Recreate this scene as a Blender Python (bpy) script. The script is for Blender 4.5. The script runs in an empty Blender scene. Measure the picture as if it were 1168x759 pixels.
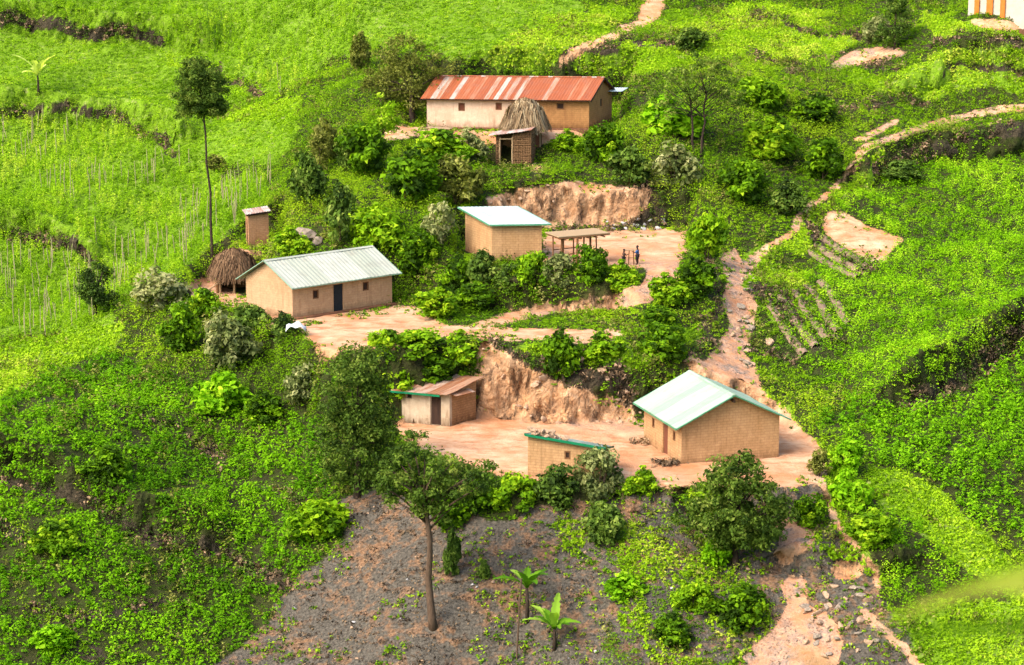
import bpy, bmesh, math, random
import numpy as np
from mathutils import Vector, Matrix
R = math.radians
rng = np.random.default_rng(7)
random.seed(7)
sc = bpy.context.scene
COL = sc.collection

# ------------------------------------------------------------------ camera model (used to measure the place)
F = 2600.0; CX, CY = 584.0, 379.5; PITCH = R(12.5); CAMZ = 50.0
cP, sP = math.cos(PITCH), math.sin(PITCH)
def ray(u, v):
    a = (u-CX)/F; b = (CY-v)/F
    return np.array((a, cP+sP*b, -sP+cP*b))
def at(u, v, z):                       # point of the line of sight at height z
    d = ray(u, v); t = (z-CAMZ)/d[2]; return np.array((d[0]*t, d[1]*t, z))
def atY(u, v, Y):
    d = ray(u, v); t = Y/d[1]; return np.array((d[0]*t, Y, CAMZ+d[2]*t))
def proj(x, y, z):
    dz = z-CAMZ
    f = y*cP-dz*sP; up = y*sP+dz*cP
    f = np.maximum(f, 1.0)
    return CX+F*x/f, CY-F*up/f

# ------------------------------------------------------------------ terrain: measured points, smooth surface, levelled yards
CP = [ # u, v, forward distance
 (600,759,112),(600,680,115.5),(600,600,119),(600,560,121.3),(450,759,112.5),(750,759,111),(750,660,116),(760,590,119.5),
 (450,640,119),(440,570,124),(540,570,121.5),
 (350,440,137),(350,560,128),(350,700,118),(300,759,114.5),
 (380,250,156),(400,180,170),(400,100,188),(400,0,210),
 (100,759,113),(100,600,123),(100,500,131),(100,420,142),(100,350,158),(100,270,172),(100,200,186),(100,130,200),(100,40,215),(100,0,221),
 (-60,759,112),(-60,600,122),(-60,450,137),(-60,350,156),(-60,250,174),(-60,130,198),(-60,0,219),
 (200,420,140),(200,520,131),(220,640,121.5),(215,340,148.5),(243,300,152),(295,282,157),(250,220,178),(250,130,196),(250,40,212),(180,300,163),
 (330,230,163),(330,150,182),(330,60,204),
 (930,550,124),(900,470,133),(850,400,143),(850,300,156),(915,250,164),(960,200,173),(1030,150,181),(1100,130,184.5),
 (1000,60,194),(1135,28,190),(850,0,212),(850,100,183),(760,150,173),(800,220,164.5),(810,335,146.5),(760,398,139),(720,395,138.5),(800,280,156),
 (1100,200,172),(1100,300,156),(1100,400,141.5),(1100,500,129.5),(1100,600,120),(1100,759,109.5),
 (900,700,114),(900,600,120.3),(990,650,116.5),(980,450,136.5),(980,350,149.5),(1000,759,110.5),
 (1230,150,182),(1230,300,156),(1230,450,135.5),(1230,600,120),(1230,759,109.5),(1230,0,196),
 (600,60,193),(600,0,210),(700,60,194),(720,100,184),(500,60,196),(680,200,167.5),(470,200,166.5),
 (480,330,150),(460,280,153),(-60,-150,245),(300,-150,242),(600,-150,236),(900,-150,238),(1230,-150,225),
]
def zpad(u, v, z): return at(u, v, z)
ctrl = [atY(*c) for c in CP]
ctrl += [at(600,540,14.5),at(480,500,14.5),at(860,520,14.5),at(700,500,14.5),at(520,480,14.5),
         at(600,390,19),at(400,390,19),at(400,362,19),at(520,380,19),at(620,370,19),at(700,385,19),
         at(600,305,21.4),at(700,305,21.4),at(760,275,21.4),at(640,272,21.4),at(540,300,21.4),
         atY(600,212,165),atY(680,208,166),atY(560,215,164.5),at(585,192,25.2),at(580,150,27),at(680,145,27),at(500,150,27)]
ctrl = np.array(ctrl)
def phi(r): return np.sqrt(r*r+2.5**2)
_d = np.hypot(ctrl[:,None,0]-ctrl[None,:,0], ctrl[:,None,1]-ctrl[None,:,1])
_n = len(ctrl)
_A = np.zeros((_n+3,_n+3)); _A[:_n,:_n] = phi(_d)-np.eye(_n)*0.6
_A[:_n,_n]=1; _A[:_n,_n+1:]=ctrl[:,:2]; _A[_n,:_n]=1; _A[_n+1:,:_n]=ctrl[:,:2].T
_w = np.linalg.solve(_A, np.concatenate([ctrl[:,2],[0,0,0]]))
def base_h(x, y):
    out = np.full(x.shape, _w[_n]) + _w[_n+1]*x + _w[_n+2]*y
    for i in range(_n):
        out += _w[i]*phi(np.hypot(x-ctrl[i,0], y-ctrl[i,1]))
    return out

def vnoise(x, y, s, seed):             # smooth value noise
    x = x/s; y = y/s
    xi = np.floor(x).astype(np.int64); yi = np.floor(y).astype(np.int64)
    fx = x-xi; fy = y-yi; fx = fx*fx*(3-2*fx); fy = fy*fy*(3-2*fy)
    def h(a, b):
        n = (a*374761393 + b*668265263 + seed*982451653) & 0x7fffffff
        n = ((n ^ (n >> 13))*1274126177) & 0x7fffffff
        return ((n ^ (n >> 16)) & 0xffff)/65535.0
    return (h(xi,yi)*(1-fx)+h(xi+1,yi)*fx)*(1-fy)+(h(xi,yi+1)*(1-fx)+h(xi+1,yi+1)*fx)*fy

def sd_poly(px, py, poly):             # signed distance, negative inside
    poly = np.asarray(poly, float); d = np.full(px.shape, 1e9); ins = np.zeros(px.shape, bool)
    n = len(poly)
    for i in range(n):
        ax, ay = poly[i]; bx, by = poly[(i+1)%n]
        ex, ey = bx-ax, by-ay
        t = np.clip(((px-ax)*ex+(py-ay)*ey)/(ex*ex+ey*ey+1e-9), 0, 1)
        d = np.minimum(d, np.hypot(px-ax-t*ex, py-ay-t*ey))
        c = ((ay > py) != (by > py)) & (px < (bx-ax)*(py-ay)/((by-ay) if abs(by-ay) > 1e-9 else 1e-9)+ax)
        ins ^= c
    return np.where(ins, -d, d)
def d_line(px, py, line):
    d = np.full(px.shape, 1e9)
    for (ax, ay), (bx, by) in zip(line[:-1], line[1:]):
        ex, ey = bx-ax, by-ay
        t = np.clip(((px-ax)*ex+(py-ay)*ey)/(ex*ex+ey*ey+1e-9), 0, 1)
        d = np.minimum(d, np.hypot(px-ax-t*ex, py-ay-t*ey))
    return d
def sstep(a, b, x):
    t = np.clip((x-a)/(b-a), 0, 1); return t*t*(3-2*t)

PADS = [ # height, outline (pixels at that height), blend width in metres
 (14.5, [(432,498),(440,478),(468,464),(548,464),(552,476),(620,482),(720,481),(790,474),(880,478),(932,510),(942,548),(900,556),(760,553),(690,551),(600,553),(520,540),(450,515)], 1.1),
 (19.0, [(262,352),(290,340),(450,336),(490,348),(560,352),(640,350),(690,350),(716,372),(712,390),(640,391),(560,390),(520,392),(440,396),(385,402),(355,394),(335,380),(300,366)], 1.2),
 (19.0, [(228,338),(240,318),(262,314),(290,318),(300,345),(262,350)], 1.5),
 (21.4, [(520,292),(520,276),(600,262),(700,260),(786,258),(790,285),(776,304),(730,309),(660,311),(560,309)], 1.0),
 (25.2, [(535,192),(560,186),(610,186),(650,190),(640,197),(600,199),(550,197)], 1.6),
 (27.0, [(470,150),(480,120),(720,118),(700,142),(640,150),(600,153),(500,155)], 1.2),
 (21.2, [(272,287),(314,286),(318,268),(276,268)], 1.0),
]
def axis(lo, hi, step, far_lo, far_hi):
    core = list(np.arange(lo, hi+1e-6, step)); s = step; x = lo; left = []
    while x > far_lo: s = min(s*1.25, 25); x -= s; left.append(x)
    s = step; x = hi; right = []
    while x < far_hi: s = min(s*1.25, 25); x += s; right.append(x)
    return np.array(left[::-1]+core+right)
XS = axis(-58, 58, 0.24, -450, 450)
YS = axis(106, 232, 0.21, -60, 600)
GX, GY = np.meshgrid(XS, YS)
def raw_terrain(x, y):
    xc = np.clip(x, -62, 62); yc = np.clip(y, 107, 238)
    h = base_h(xc, yc)
    h = np.where(y > 238, h+(y-238)*0.30*np.exp(-np.maximum(y-238,0)/500), h)
    # below the frame the slope runs down into the valley, then climbs to where the photographer stands
    front = np.clip(107-y, 0, 400)
    down = h - 0.62*np.minimum(front, 22) - 0.25*np.clip(front-22, 0, 14)
    near = np.interp(y, [-60, -4, 0, 3, 10, 14, 30, 60, 71], [62, 49.4, 48.3, 47.4, 44.9, 43.1, 33.5, 10, -9])
    valley = np.where(y < 71, near, down)
    mixw = sstep(71, 80, y)
    h = np.where(y < 107, near*(1-mixw)+down*mixw if False else np.where(y < 71, near, near*(1-mixw)+down*mixw), h)
    h = h + np.where(np.abs(x) > 62, (np.abs(x)-62)*0.12*np.sin(x*0.02+1.0), 0)
    return h
HZ = raw_terrain(GX, GY)
core = (GX > -75) & (GX < 75) & (GY > 100) & (GY < 245)
def bench(h, px_line, Yline, rise, w, reach):    # a terrace edge: raises the ground just above the line
    pts = [atY(u, v, Y)[:2] for (u, v), Y in zip(px_line, Yline)]
    x, y = GX[core], GY[core]
    d = d_line(x, y, pts)
    # sign: above (farther) is positive
    xs = np.array([p[0] for p in pts]); ys = np.array([p[1] for p in pts]); o = np.argsort(xs)
    yl = np.interp(x, xs[o], ys[o]); s = np.where(y > yl, d, -d)
    edge = (x > xs.min()-3) & (x < xs.max()+3)
    dz = rise*sstep(-w, w, s)*np.exp(-np.maximum(s-w, 0)/reach)*sstep(-3.5, 1, np.minimum(x-xs.min(), xs.max()-x))
    h[core] += np.where(edge, dz, 0)
bench(HZ, [(-60,120),(0,124),(60,127),(120,132),(150,144),(185,162),(205,172)], [200,199,198.5,197,195,192,190], 2.4, .5, 6)
bench(HZ, [(-60,24),(0,30),(60,36),(130,44),(190,52),(230,60)], [216,215,214,213,211,209], 2.8, .6, 7)
bench(HZ, [(-60,258),(0,266),(40,272),(80,290),(100,305)], [173,172,171,168,166], 2.3, .5, 5)
bench(HZ, [(1030,470),(1075,446),(1110,428),(1168,392),(1230,360)], [134,136.5,138.5,143,147], 2.6, .5, 5)
bench(HZ, [(985,205),(1020,185),(1060,172),(1168,158),(1230,152)], [171,174,176,179,180], 2.2, .6, 4)
bench(HZ, [(1040,58),(1100,45),(1168,55)], [186,188,186.5], 1.4, .5, 4)
bench(HZ, [(-60,530),(0,545),(60,562),(105,590),(160,610),(230,625)], [128,127.5,126.5,125,124,123], 1.9, .5, 4)
bench(HZ, [(900,662),(940,668),(975,678),(1012,674),(1030,664)], [117,116.8,116.4,116.4,117], 1.2, .4, 2.5)
xx, yy = GX[core], GY[core]
hb = HZ[core]
_pp = atY(962,653,117.6); hb = hb-.8*(1-sstep(.3,1.3,np.hypot((xx-_pp[0])*.8,yy-_pp[1])))
hb = hb + (vnoise(xx,yy,6.0,1)-.5)*.9 + (vnoise(xx,yy,2.2,2)-.5)*.45
for z, poly, w in PADS:
    P = [at(u, v, z)[:2] for u, v in poly]
    s = sd_poly(xx, yy, P) + (vnoise(xx,yy,1.3,9)-.5)*.7
    k = 1-sstep(0, w, s)
    hb = hb*(1-k)+(z+(vnoise(xx,yy,3.0,4)-.5)*.10)*k
# roughen the steep cut banks
gy = np.zeros_like(HZ); HZ[core] = hb
gy[1:-1] = np.abs((HZ[2:]-HZ[:-2])/(YS[2:]-YS[:-2])[:,None])
steep = sstep(.8, 1.6, gy)
HZ += steep*((vnoise(GX,GY,.9,21)-.5)*.9+(vnoise(GX,GY,.45,22)-.5)*.4)*core
HZ += ((vnoise(GX,GY,.7,5)-.5)*.10)*core
for (u0,v0,dep,rad) in [(962,652,1.1,1.5)]:         # the dug pit beside the lower path
    pass
STEEP = steep

def ground(x, y):
    x = np.asarray(x, float); y = np.asarray(y, float)
    i = np.clip(np.searchsorted(XS, x)-1, 0, len(XS)-2); j = np.clip(np.searchsorted(YS, y)-1, 0, len(YS)-2)
    fx = np.clip((x-XS[i])/(XS[i+1]-XS[i]), 0, 1); fy = np.clip((y-YS[j])/(YS[j+1]-YS[j]), 0, 1)
    return (HZ[j,i]*(1-fx)+HZ[j,i+1]*fx)*(1-fy)+(HZ[j+1,i]*(1-fx)+HZ[j+1,i+1]*fx)*fy
_T = np.arange(100, 330, .12)
def on(u, v):                          # where the line of sight meets the ground
    d = ray(u, v); x = d[0]*_T; y = d[1]*_T; z = CAMZ+d[2]*_T
    below = np.nonzero(z < ground(x, y))[0]
    k = below[0] if len(below) else len(_T)-1
    return np.array((x[k], y[k], float(ground(x[k], y[k]))))

# ------------------------------------------------------------------ land-cover map, measured on the hillside
MU0, MV0, MS = -400, -320, 2.0
mu = np.arange(MU0, 1568, MS); mv = np.arange(MV0, 960, MS)
MUu, MVv = np.meshgrid(mu, mv)
def blur(a, n, it=2):
    for _ in range(it):
        for ax in (0, 1):
            c = np.cumsum(np.concatenate([np.repeat(np.take(a,[0],ax),n+1,ax), a, np.repeat(np.take(a,[-1],ax),n,ax)], ax), ax)
            L = a.shape[ax]
            a = (np.take(c, np.arange(2*n+1, 2*n+1+L), ax)-np.take(c, np.arange(0, L), ax))/(2*n+1)
    return a
def P_(poly): return sd_poly(MUu, MVv, poly) < 0
def L_(line, w): return d_line(MUu, MVv, line) < w
DIRT = [
 [(735,-20),(762,-20),(762,5),(757,16),(745,28),(715,38),(690,48),(665,62),(640,75),(628,78),(640,66),(668,48),(700,36),(728,24)],
 [(818,292),(838,285),(850,302),(864,294),(850,325),(866,345),(856,380),(850,400),(862,425),(872,450),(897,470),(922,495),(937,520),(942,550),(900,560),(880,545),(886,500),(870,470),(830,445),(800,432),(778,418),(790,404),(802,415),(815,400),(832,370),(822,340),(830,320)],
 [(448,486),(452,478),(470,470),(545,470),(543,398),(560,394),(585,408),(612,425),(650,440),(690,455),(722,462),(726,482),(800,440),(890,470),(935,505),(942,548),(900,558),(800,556),(760,556),(720,553),(690,548),(600,550),(540,538),(500,524),(455,503)],
 [(334,362),(445,350),(478,348),(490,362),(515,372),(545,372),(600,374),(660,374),(712,376),(706,389),(650,391),(600,389),(560,389),(530,386),(480,389),(430,396),(385,402),(368,417),(358,395),(345,385)],
 [(618,268),(700,262),(785,260),(784,290),(772,308),(774,325),(742,346),(700,354),(650,357),(600,364),(560,371),(540,373),(546,366),(600,353),(650,346),(700,335),(735,322),(738,308),(690,305),(620,306)],
 [(212,322),(245,316),(262,328),(285,342),(335,362),(345,385),(325,380),(290,355),(240,346),(225,341)],
 [(272,280),(284,284),(305,286),(290,296),(268,312),(256,316)],
 [(555,226),(600,214),(660,208),(700,212),(742,216),(745,232),(722,250),(690,260),(625,262),(560,244)],
 [(945,244),(965,243),(1028,272),(1010,300),(988,298),(955,275),(938,262)],
 [(945,74),(975,58),(1010,52),(1035,60),(1005,69),(960,80)],
 [(968,160),(1000,146),(1025,134),(1022,142),(1000,152),(980,162)],
 [(484,150),(690,140),(694,152),(640,160),(610,166),(520,164),(480,160)],
 [(375,160),(455,142),(484,146),(480,156),(455,160)],
 [(600,188),(612,186),(622,194),(612,198)],
 [(820,780),(856,735),(888,712),(900,690),(890,668),(905,652),(920,660),(924,690),(952,706),(966,735),(950,780)],
 [(872,600),(900,590),(935,600),(930,622),(905,640),(885,650),(876,640),(890,620)],
 [(1100,22),(1180,26),(1180,40),(1120,32)],
]
dirt = np.zeros(MUu.shape)
for p in DIRT: dirt[P_(p)] = 1
PATH_RIDGE = [(850,305),(862,296),(880,282),(905,262),(915,245),(940,225),(965,200),(975,182),(985,168),(1005,160),(1025,155),(1045,148),(1070,138),(1100,131),(1135,127),(1180,120)]
dirt[L_(PATH_RIDGE, 3.9)] = 1
dirt[L_([(862,296),(850,308)], 6)] = 1
PATH_LOW = [(940,555),(948,580),(962,610),(985,635),(1000,655),(1003,668)]
dirt[L_(PATH_LOW, 4)] = 1
dirt[L_([(985,700),(1010,720),(1040,745),(1060,775)], 5)] = 1
dirt[P_([(945,650),(955,643),(975,643),(985,650),(980,662),(955,663)])] = 1
dry = np.zeros(MUu.shape)
dry[P_([(392,566),(440,560),(500,572),(560,596),(640,580),(760,560),(790,575),(900,560),(938,556),(950,600),(1000,660),(1012,690),(1040,720),(1060,790),(230,790),(300,715),(360,650),(402,612)])] = 1
dark = np.zeros(MUu.shape)
for ln, w in [([(-80,26),(0,27),(60,32),(130,40),(190,48)],7),([(-80,120),(0,122),(60,125),(120,130),(150,142),(185,160),(205,170)],5),
              ([(-80,258),(0,262),(40,268),(80,285),(100,300)],6),([(1040,462),(1075,440),(1110,422),(1180,380),(1240,350)],15),
              ([(985,200),(1010,188),(1060,165),(1100,156),(1180,148)],9),([(1050,52),(1075,44),(1100,40),(1180,56)],5),
              ([(845,385),(870,395),(920,418)],6),([(870,330),(900,350),(910,370)],7),([(560,398),(620,425),(700,440)],10),
              ([(700,212),(745,220),(760,240),(720,255)],8),([(780,400),(815,395)],8),([(815,300),(812,350),(806,390)],5),
              ([(225,78),(270,100),(300,108)],4),([(655,60),(700,50),(770,56)],4),([(600,258),(690,262),(760,258)],5),
              ([(1060,88),(1110,78),(1180,84)],4),([(960,130),(1010,118),(1060,112)],4),([(850,60),(900,75),(950,70)],4),([(870,20),(940,40),(1000,45)],4),([(585,405),(620,440),(625,468)],9),([(650,420),(665,465)],14),([(700,420),(715,455)],13),([(880,345),(925,402)],2.5),([(893,335),(940,395)],2.5),([(905,330),(955,388)],2.5),([(-60,530),(0,545),(60,562),(105,590),(160,610),(230,625),(330,668)],9),([(120,470),(200,500),(260,530)],5),([(30,690),(110,705),(190,690)],5),([(300,560),(360,590)],6),([(960,75),(1010,70)],4),([(920,260),(945,290),(985,312)],6),([(945,680),(1000,682)],6),([(60,720),(120,745)],14),([(0,600),(40,620)],8)]:
    dark[L_(ln, w)] = 1
grass = np.zeros(MUu.shape)
for p in [[(560,60),(640,20),(735,0),(720,24),(668,46),(628,78),(600,80),(540,78)],
          [(660,72),(700,50),(745,40),(770,10),(860,0),(960,20),(1000,40),(940,70),(860,80),(790,70),(720,95)],
          [(0,395),(60,385),(130,360),(120,400),(60,430),(0,465)],
          [(200,60),(300,100),(340,120),(330,150),(250,130)],
          [(845,300),(870,290),(910,262),(935,240),(960,212),(985,180),(1005,166),(1000,190),(960,230),(930,262),(900,290),(880,310),(860,330)],
          [(985,525),(1040,545),(1110,590),(1180,650),(1180,700),(1100,650),(1030,600),(985,560)],
          [(925,620),(980,625),(1015,665),(960,672),(935,650)],[(980,690),(1180,690),(1180,775),(1020,775)],
          [(850,420),(900,470),(945,510),(960,560),(1000,650),(990,655),(945,570),(935,520),(880,465)],
          [(700,395),(780,372),(800,372),(800,395),(770,408),(720,420),(600,410),(570,395)],
          [(1060,60),(1180,60),(1180,100),(1080,105),(1000,110),(960,95)],[(1050,10),(1100,20),(1180,45),(1180,60),(1100,40),(1050,40)],
          [(860,320),(900,310),(940,340),(920,380),(880,370)]]:
    grass[P_(p)] = 1
def soft(a, n=1): return np.clip(blur(a.astype(float), n), 0, 1)
rub = np.zeros(MUu.shape)
for p in [[(812,285),(870,285),(870,345),(860,380),(856,420),(880,455),(925,495),(935,520),(900,470),(830,447),(775,420),(812,400),(828,370),(815,330)],[(806,780),(850,730),(885,705),(895,640),(870,600),(940,590),(935,650),(990,680),(1060,780)],[(900,170),(960,160),(1080,110),(1170,100),(1170,120),(1000,170)],[(940,56),(1040,50),(1040,85),(940,85)],[(735,300),(792,300),(782,350),(700,356),(600,366),(600,350),(700,338)],[(640,450),(730,455),(735,490),(640,486)]]: rub[P_(p)] = 1
RUBBLE = soft(rub, 3)
MAPS = {'dirt': soft(dirt), 'dry': soft(dry, 2), 'dark': soft(dark), 'grass': soft(grass, 2)}
CLS = np.full(MUu.shape, 1, int)
def cls(k, p): CLS[P_(p)] = k
cls(2, [(-400,-320),(420,-320),(420,0),(405,55),(380,70),(320,110),(300,100),(225,62),(190,50),(60,36),(-400,30)])
cls(9, [(-400,36),(0,36),(60,40),(190,52),(230,66),(300,104),(330,125),(345,150),(330,190),(240,190),(205,172),(150,145),(120,133),(-400,120)])
cls(2, [(-400,128),(0,128),(120,136),(205,175),(240,195),(320,205),(285,240),(270,262),(240,300),(160,315),(110,370),(60,390),(-400,400)])
cls(9, [(405,-320),(700,-320),(650,20),(600,70),(540,80),(500,62),(430,44),(400,70)])
cls(4, [(1000,195),(1060,170),(1568,160),(1568,340),(1168,370),(1060,430),(1000,450),(930,440),(890,380),(880,320),(930,300),(985,315),(1028,275),(960,240)])
cls(5, [(935,475),(1000,450),(1060,444),(1168,400),(1568,300),(1568,600),(1168,610),(1100,590),(1030,540),(960,505)])
cls(4, [(965,560),(1030,600),(1100,650),(1180,690),(1400,800),(1040,700),(1000,640)])
cls(8, [(-400,470),(0,470),(110,400),(200,430),(300,480),(370,480),(380,560),(400,600),(360,650),(300,715),(260,790),(-400,960)])
fieldm = np.isin(CLS, [2,9]).astype(float)
cls(10, [(640,605),(700,580),(790,590),(830,655),(885,712),(845,740),(800,790),(690,790),(670,720),(700,670)])
cls(10, [(930,600),(950,600),(1005,668),(930,640)])
WEEDY = CLS == 10
CLS[grass > 0] = 3; CLS[dark > 0] = 7; CLS[(dry > 0) & ~WEEDY] = 6; CLS[(dark > 0) & ~WEEDY & (dry == 0)] = 7; CLS[dirt > 0] = 0
MAPS['grass'] = np.maximum(MAPS['grass'], soft(fieldm*(dark == 0), 2))
def mlook(a, u, v, near=False):
    i = np.clip(np.rint((u-MU0)/MS).astype(int), 0, len(mu)-1); j = np.clip(np.rint((v-MV0)/MS).astype(int), 0, len(mv)-1)
    return a[j, i]
def warp(x, y, u, v, k=1.0):
    return (u+k*((vnoise(x,y,3.1,201)-.5)*34+(vnoise(x,y,1.0,202)-.5)*14), v+k*((vnoise(x,y,2.6,203)-.5)*18+(vnoise(x,y,.9,204)-.5)*8))
def cover_at(x, y, u, v):
    c0 = mlook(CLS, *warp(x, y, u, v, .22)); uw, vw = warp(x, y, u, v); cw = mlook(CLS, uw, vw)
    return np.where((c0 == 0) | (cw == 0), c0, cw)
def mlin(a, u, v):
    x = np.clip((u-MU0)/MS, 0, len(mu)-1.001); y = np.clip((v-MV0)/MS, 0, len(mv)-1.001)
    i = x.astype(int); j = y.astype(int); fx = x-i; fy = y-j
    return (a[j,i]*(1-fx)+a[j,i+1]*fx)*(1-fy)+(a[j+1,i]*(1-fx)+a[j+1,i+1]*fx)*fy

# ------------------------------------------------------------------ helpers: objects, meshes
def setp(o, label=None, cat=None, group=None, kind=None):
    if label: o['label'] = label
    if cat: o['category'] = cat
    if group: o['group'] = group
    if kind: o['kind'] = kind
    return o
def thing(name, loc, label, cat, group=None, rz=0):
    o = bpy.data.objects.new(name, None); COL.objects.link(o)
    o.empty_display_size = .3
    o.location = loc; o.rotation_euler = (0, 0, rz)
    return setp(o, label, cat, group)
class MB:
    """collects faces in world metres and links them as one mesh relative to an origin"""
    def __init__(s, o=(0,0,0)): s.v=[]; s.f=[]; s.uv=[]; s.o=np.asarray(o,float)
    def add(s, pts, faces, uvs=None):
        b = len(s.v); s.v += [np.asarray(p,float)-s.o for p in pts]
        for k, fc in enumerate(faces):
            s.f.append([b+i for i in fc]); s.uv.append(None if uvs is None else [uvs[i] for i in fc])
    def hexa(s, p):                     # 8 corners: bottom ring 0-3, top ring 4-7
        s.add(p, [(0,3,2,1),(4,5,6,7),(0,1,5,4),(1,2,6,5),(2,3,7,6),(3,0,4,7)])
    def box(s, c, sx, sy, sz, ax=(1,0,0), ay=(0,1,0), az=(0,0,1)):
        c=np.asarray(c,float); ax,ay,az=[np.asarray(q,float) for q in (ax,ay,az)]
        p=[c+ax*i*sx/2+ay*j*sy/2+az*k*sz/2 for k in (-1,1) for (i,j) in ((-1,-1),(1,-1),(1,1),(-1,1))]
        s.hexa(p)
    def tube(s, pts, rad, n=8, cap=True):
        pts=[np.asarray(p,float) for p in pts]; m=len(pts); rings=[]
        for i,p in enumerate(pts):
            d=pts[min(i+1,m-1)]-pts[max(i-1,0)]; d/=np.linalg.norm(d)+1e-9
            a=np.cross(d,(0,0,1) if abs(d[2])<.9 else (1,0,0)); a/=np.linalg.norm(a)+1e-9; b=np.cross(d,a)
            r=rad[i] if hasattr(rad,'__len__') else rad
            rings += [p+(a*math.cos(2*math.pi*k/n)+b*math.sin(2*math.pi*k/n))*r for k in range(n)]
        fs=[(i*n+k,(i)*n+(k+1)%n,(i+1)*n+(k+1)%n,(i+1)*n+k) for i in range(m-1) for k in range(n)]
        if cap: fs += [tuple(range(n))[::-1], tuple((m-1)*n+k for k in range(n))]
        s.add(rings, fs)
    def build(s, name, mat, parent=None, smooth=False):
        me = bpy.data.meshes.new(name)
        me.from_pydata([tuple(v) for v in s.v], [], s.f)
        uvl = me.uv_layers.new(name='UVMap'); co=[np.array(v) for v in s.v]; k=0
        dat=np.zeros(2*sum(len(f) for f in s.f))
        for f,uv in zip(s.f,s.uv):
            if uv is None:
                n=np.cross(co[f[1]]-co[f[0]],co[f[2]]-co[f[0]]); l=np.linalg.norm(n); n=n/l if l>1e-12 else np.array((0,0,1.))
                t=np.cross((0,0,1),n); l=np.linalg.norm(t); t=t/l if l>.05 else np.array((1.,0,0)); b=np.cross(n,t)
            for q,i in enumerate(f):
                if uv is None: dat[k]=co[i]@t; dat[k+1]=co[i]@b
                else: dat[k],dat[k+1]=uv[q]
                k+=2
        uvl.data.foreach_set('uv', dat)
        me.update()
        if smooth: me.polygons.foreach_set('use_smooth',[True]*len(me.polygons))
        if mat: me.materials.append(mat)
        o=bpy.data.objects.new(name, me); COL.objects.link(o)
        if parent: o.parent=parent
        else: o.location=tuple(s.o)
        return o

# ------------------------------------------------------------------ materials
def lin1(c): return tuple(((x/255)/12.92 if x/255<=.04045 else ((x/255+.055)/1.055)**2.4) for x in c)
KA = .62
def lin(c): return tuple(x*KA for x in lin1(c))            # picture tone -> surface colour
def newmat(name):
    m=bpy.data.materials.new(name); m.use_nodes=True; nt=m.node_tree; nt.nodes.clear()
    out=nt.nodes.new('ShaderNodeOutputMaterial'); return m, nt, out
class N:
    def __init__(s, nt): s.nt=nt
    def __call__(s, typ, ins=None, **kw):
        n=s.nt.nodes.new('ShaderNode'+typ)
        for k,v in kw.items(): setattr(n,k,v)
        for k,v in (ins or {}).items():
            if isinstance(v, bpy.types.NodeSocket): s.nt.links.new(v, n.inputs[k])
            else: n.inputs[k].default_value=v
        return n
    def noise(s, vec, scale, detail=4, rough=.55, dist=0):
        return s('TexNoise', {'Vector':vec,'Scale':scale,'Detail':detail,'Roughness':rough,'Distortion':dist}).outputs['Fac']
    def ramp(s, fac, stops, interp='LINEAR'):
        r=s('ValToRGB',{'Fac':fac}); r.color_ramp.interpolation=interp; e=r.color_ramp.elements
        while len(e)<len(stops): e.new(.5)
        for i,(p,c) in enumerate(stops):
            e[i].position=p; e[i].color=(c[0],c[1],c[2],1) if hasattr(c,'__len__') else (c,c,c,1)
        return r.outputs['Color']
    def mix(s, fac, a, b, mode='MIX'):
        m=s.nt.nodes.new('ShaderNodeMix'); m.data_type='RGBA'; m.blend_type=mode
        for k,v in ((0,fac),(6,a),(7,b)):
            if isinstance(v, bpy.types.NodeSocket): s.nt.links.new(v,m.inputs[k])
            else: m.inputs[k].default_value=v if k==0 else (v[0],v[1],v[2],1)
        return m.outputs[2]
    def math(s, op, a, b=0.0, clamp=False):
        m=s.nt.nodes.new('ShaderNodeMath'); m.operation=op; m.use_clamp=clamp
        for k,v in ((0,a),(1,b)):
            if isinstance(v, bpy.types.NodeSocket): s.nt.links.new(v,m.inputs[k])
            else: m.inputs[k].default_value=v
        return m.outputs[0]
    def mrange(s, v, a, b, c=0, d=1):
        m=s('MapRange',{'Value':v,'From Min':a,'From Max':b,'To Min':c,'To Max':d}); return m.outputs[0]
    def sep(s, v):
        n=s('SeparateXYZ',{0:v}); return n.outputs
    def vec(s, v, scale):
        return s('Mapping',{'Vector':v,'Scale':scale}).outputs[0]
def finish(nt, out, n, col, rough=.9, bump=None, bstr=.4, bdist=.05, metal=0, spec=.3):
    b=n('BsdfPrincipled',{'Base Color':col,'Roughness':rough,'Metallic':metal,'Specular IOR Level':spec})
    if bump is not None:
        bn=n('Bump',{'Height':bump,'Strength':bstr,'Distance':bdist}); nt.links.new(bn.outputs[0],b.inputs['Normal'])
    nt.links.new(b.outputs[0], out.inputs[0])

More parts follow.
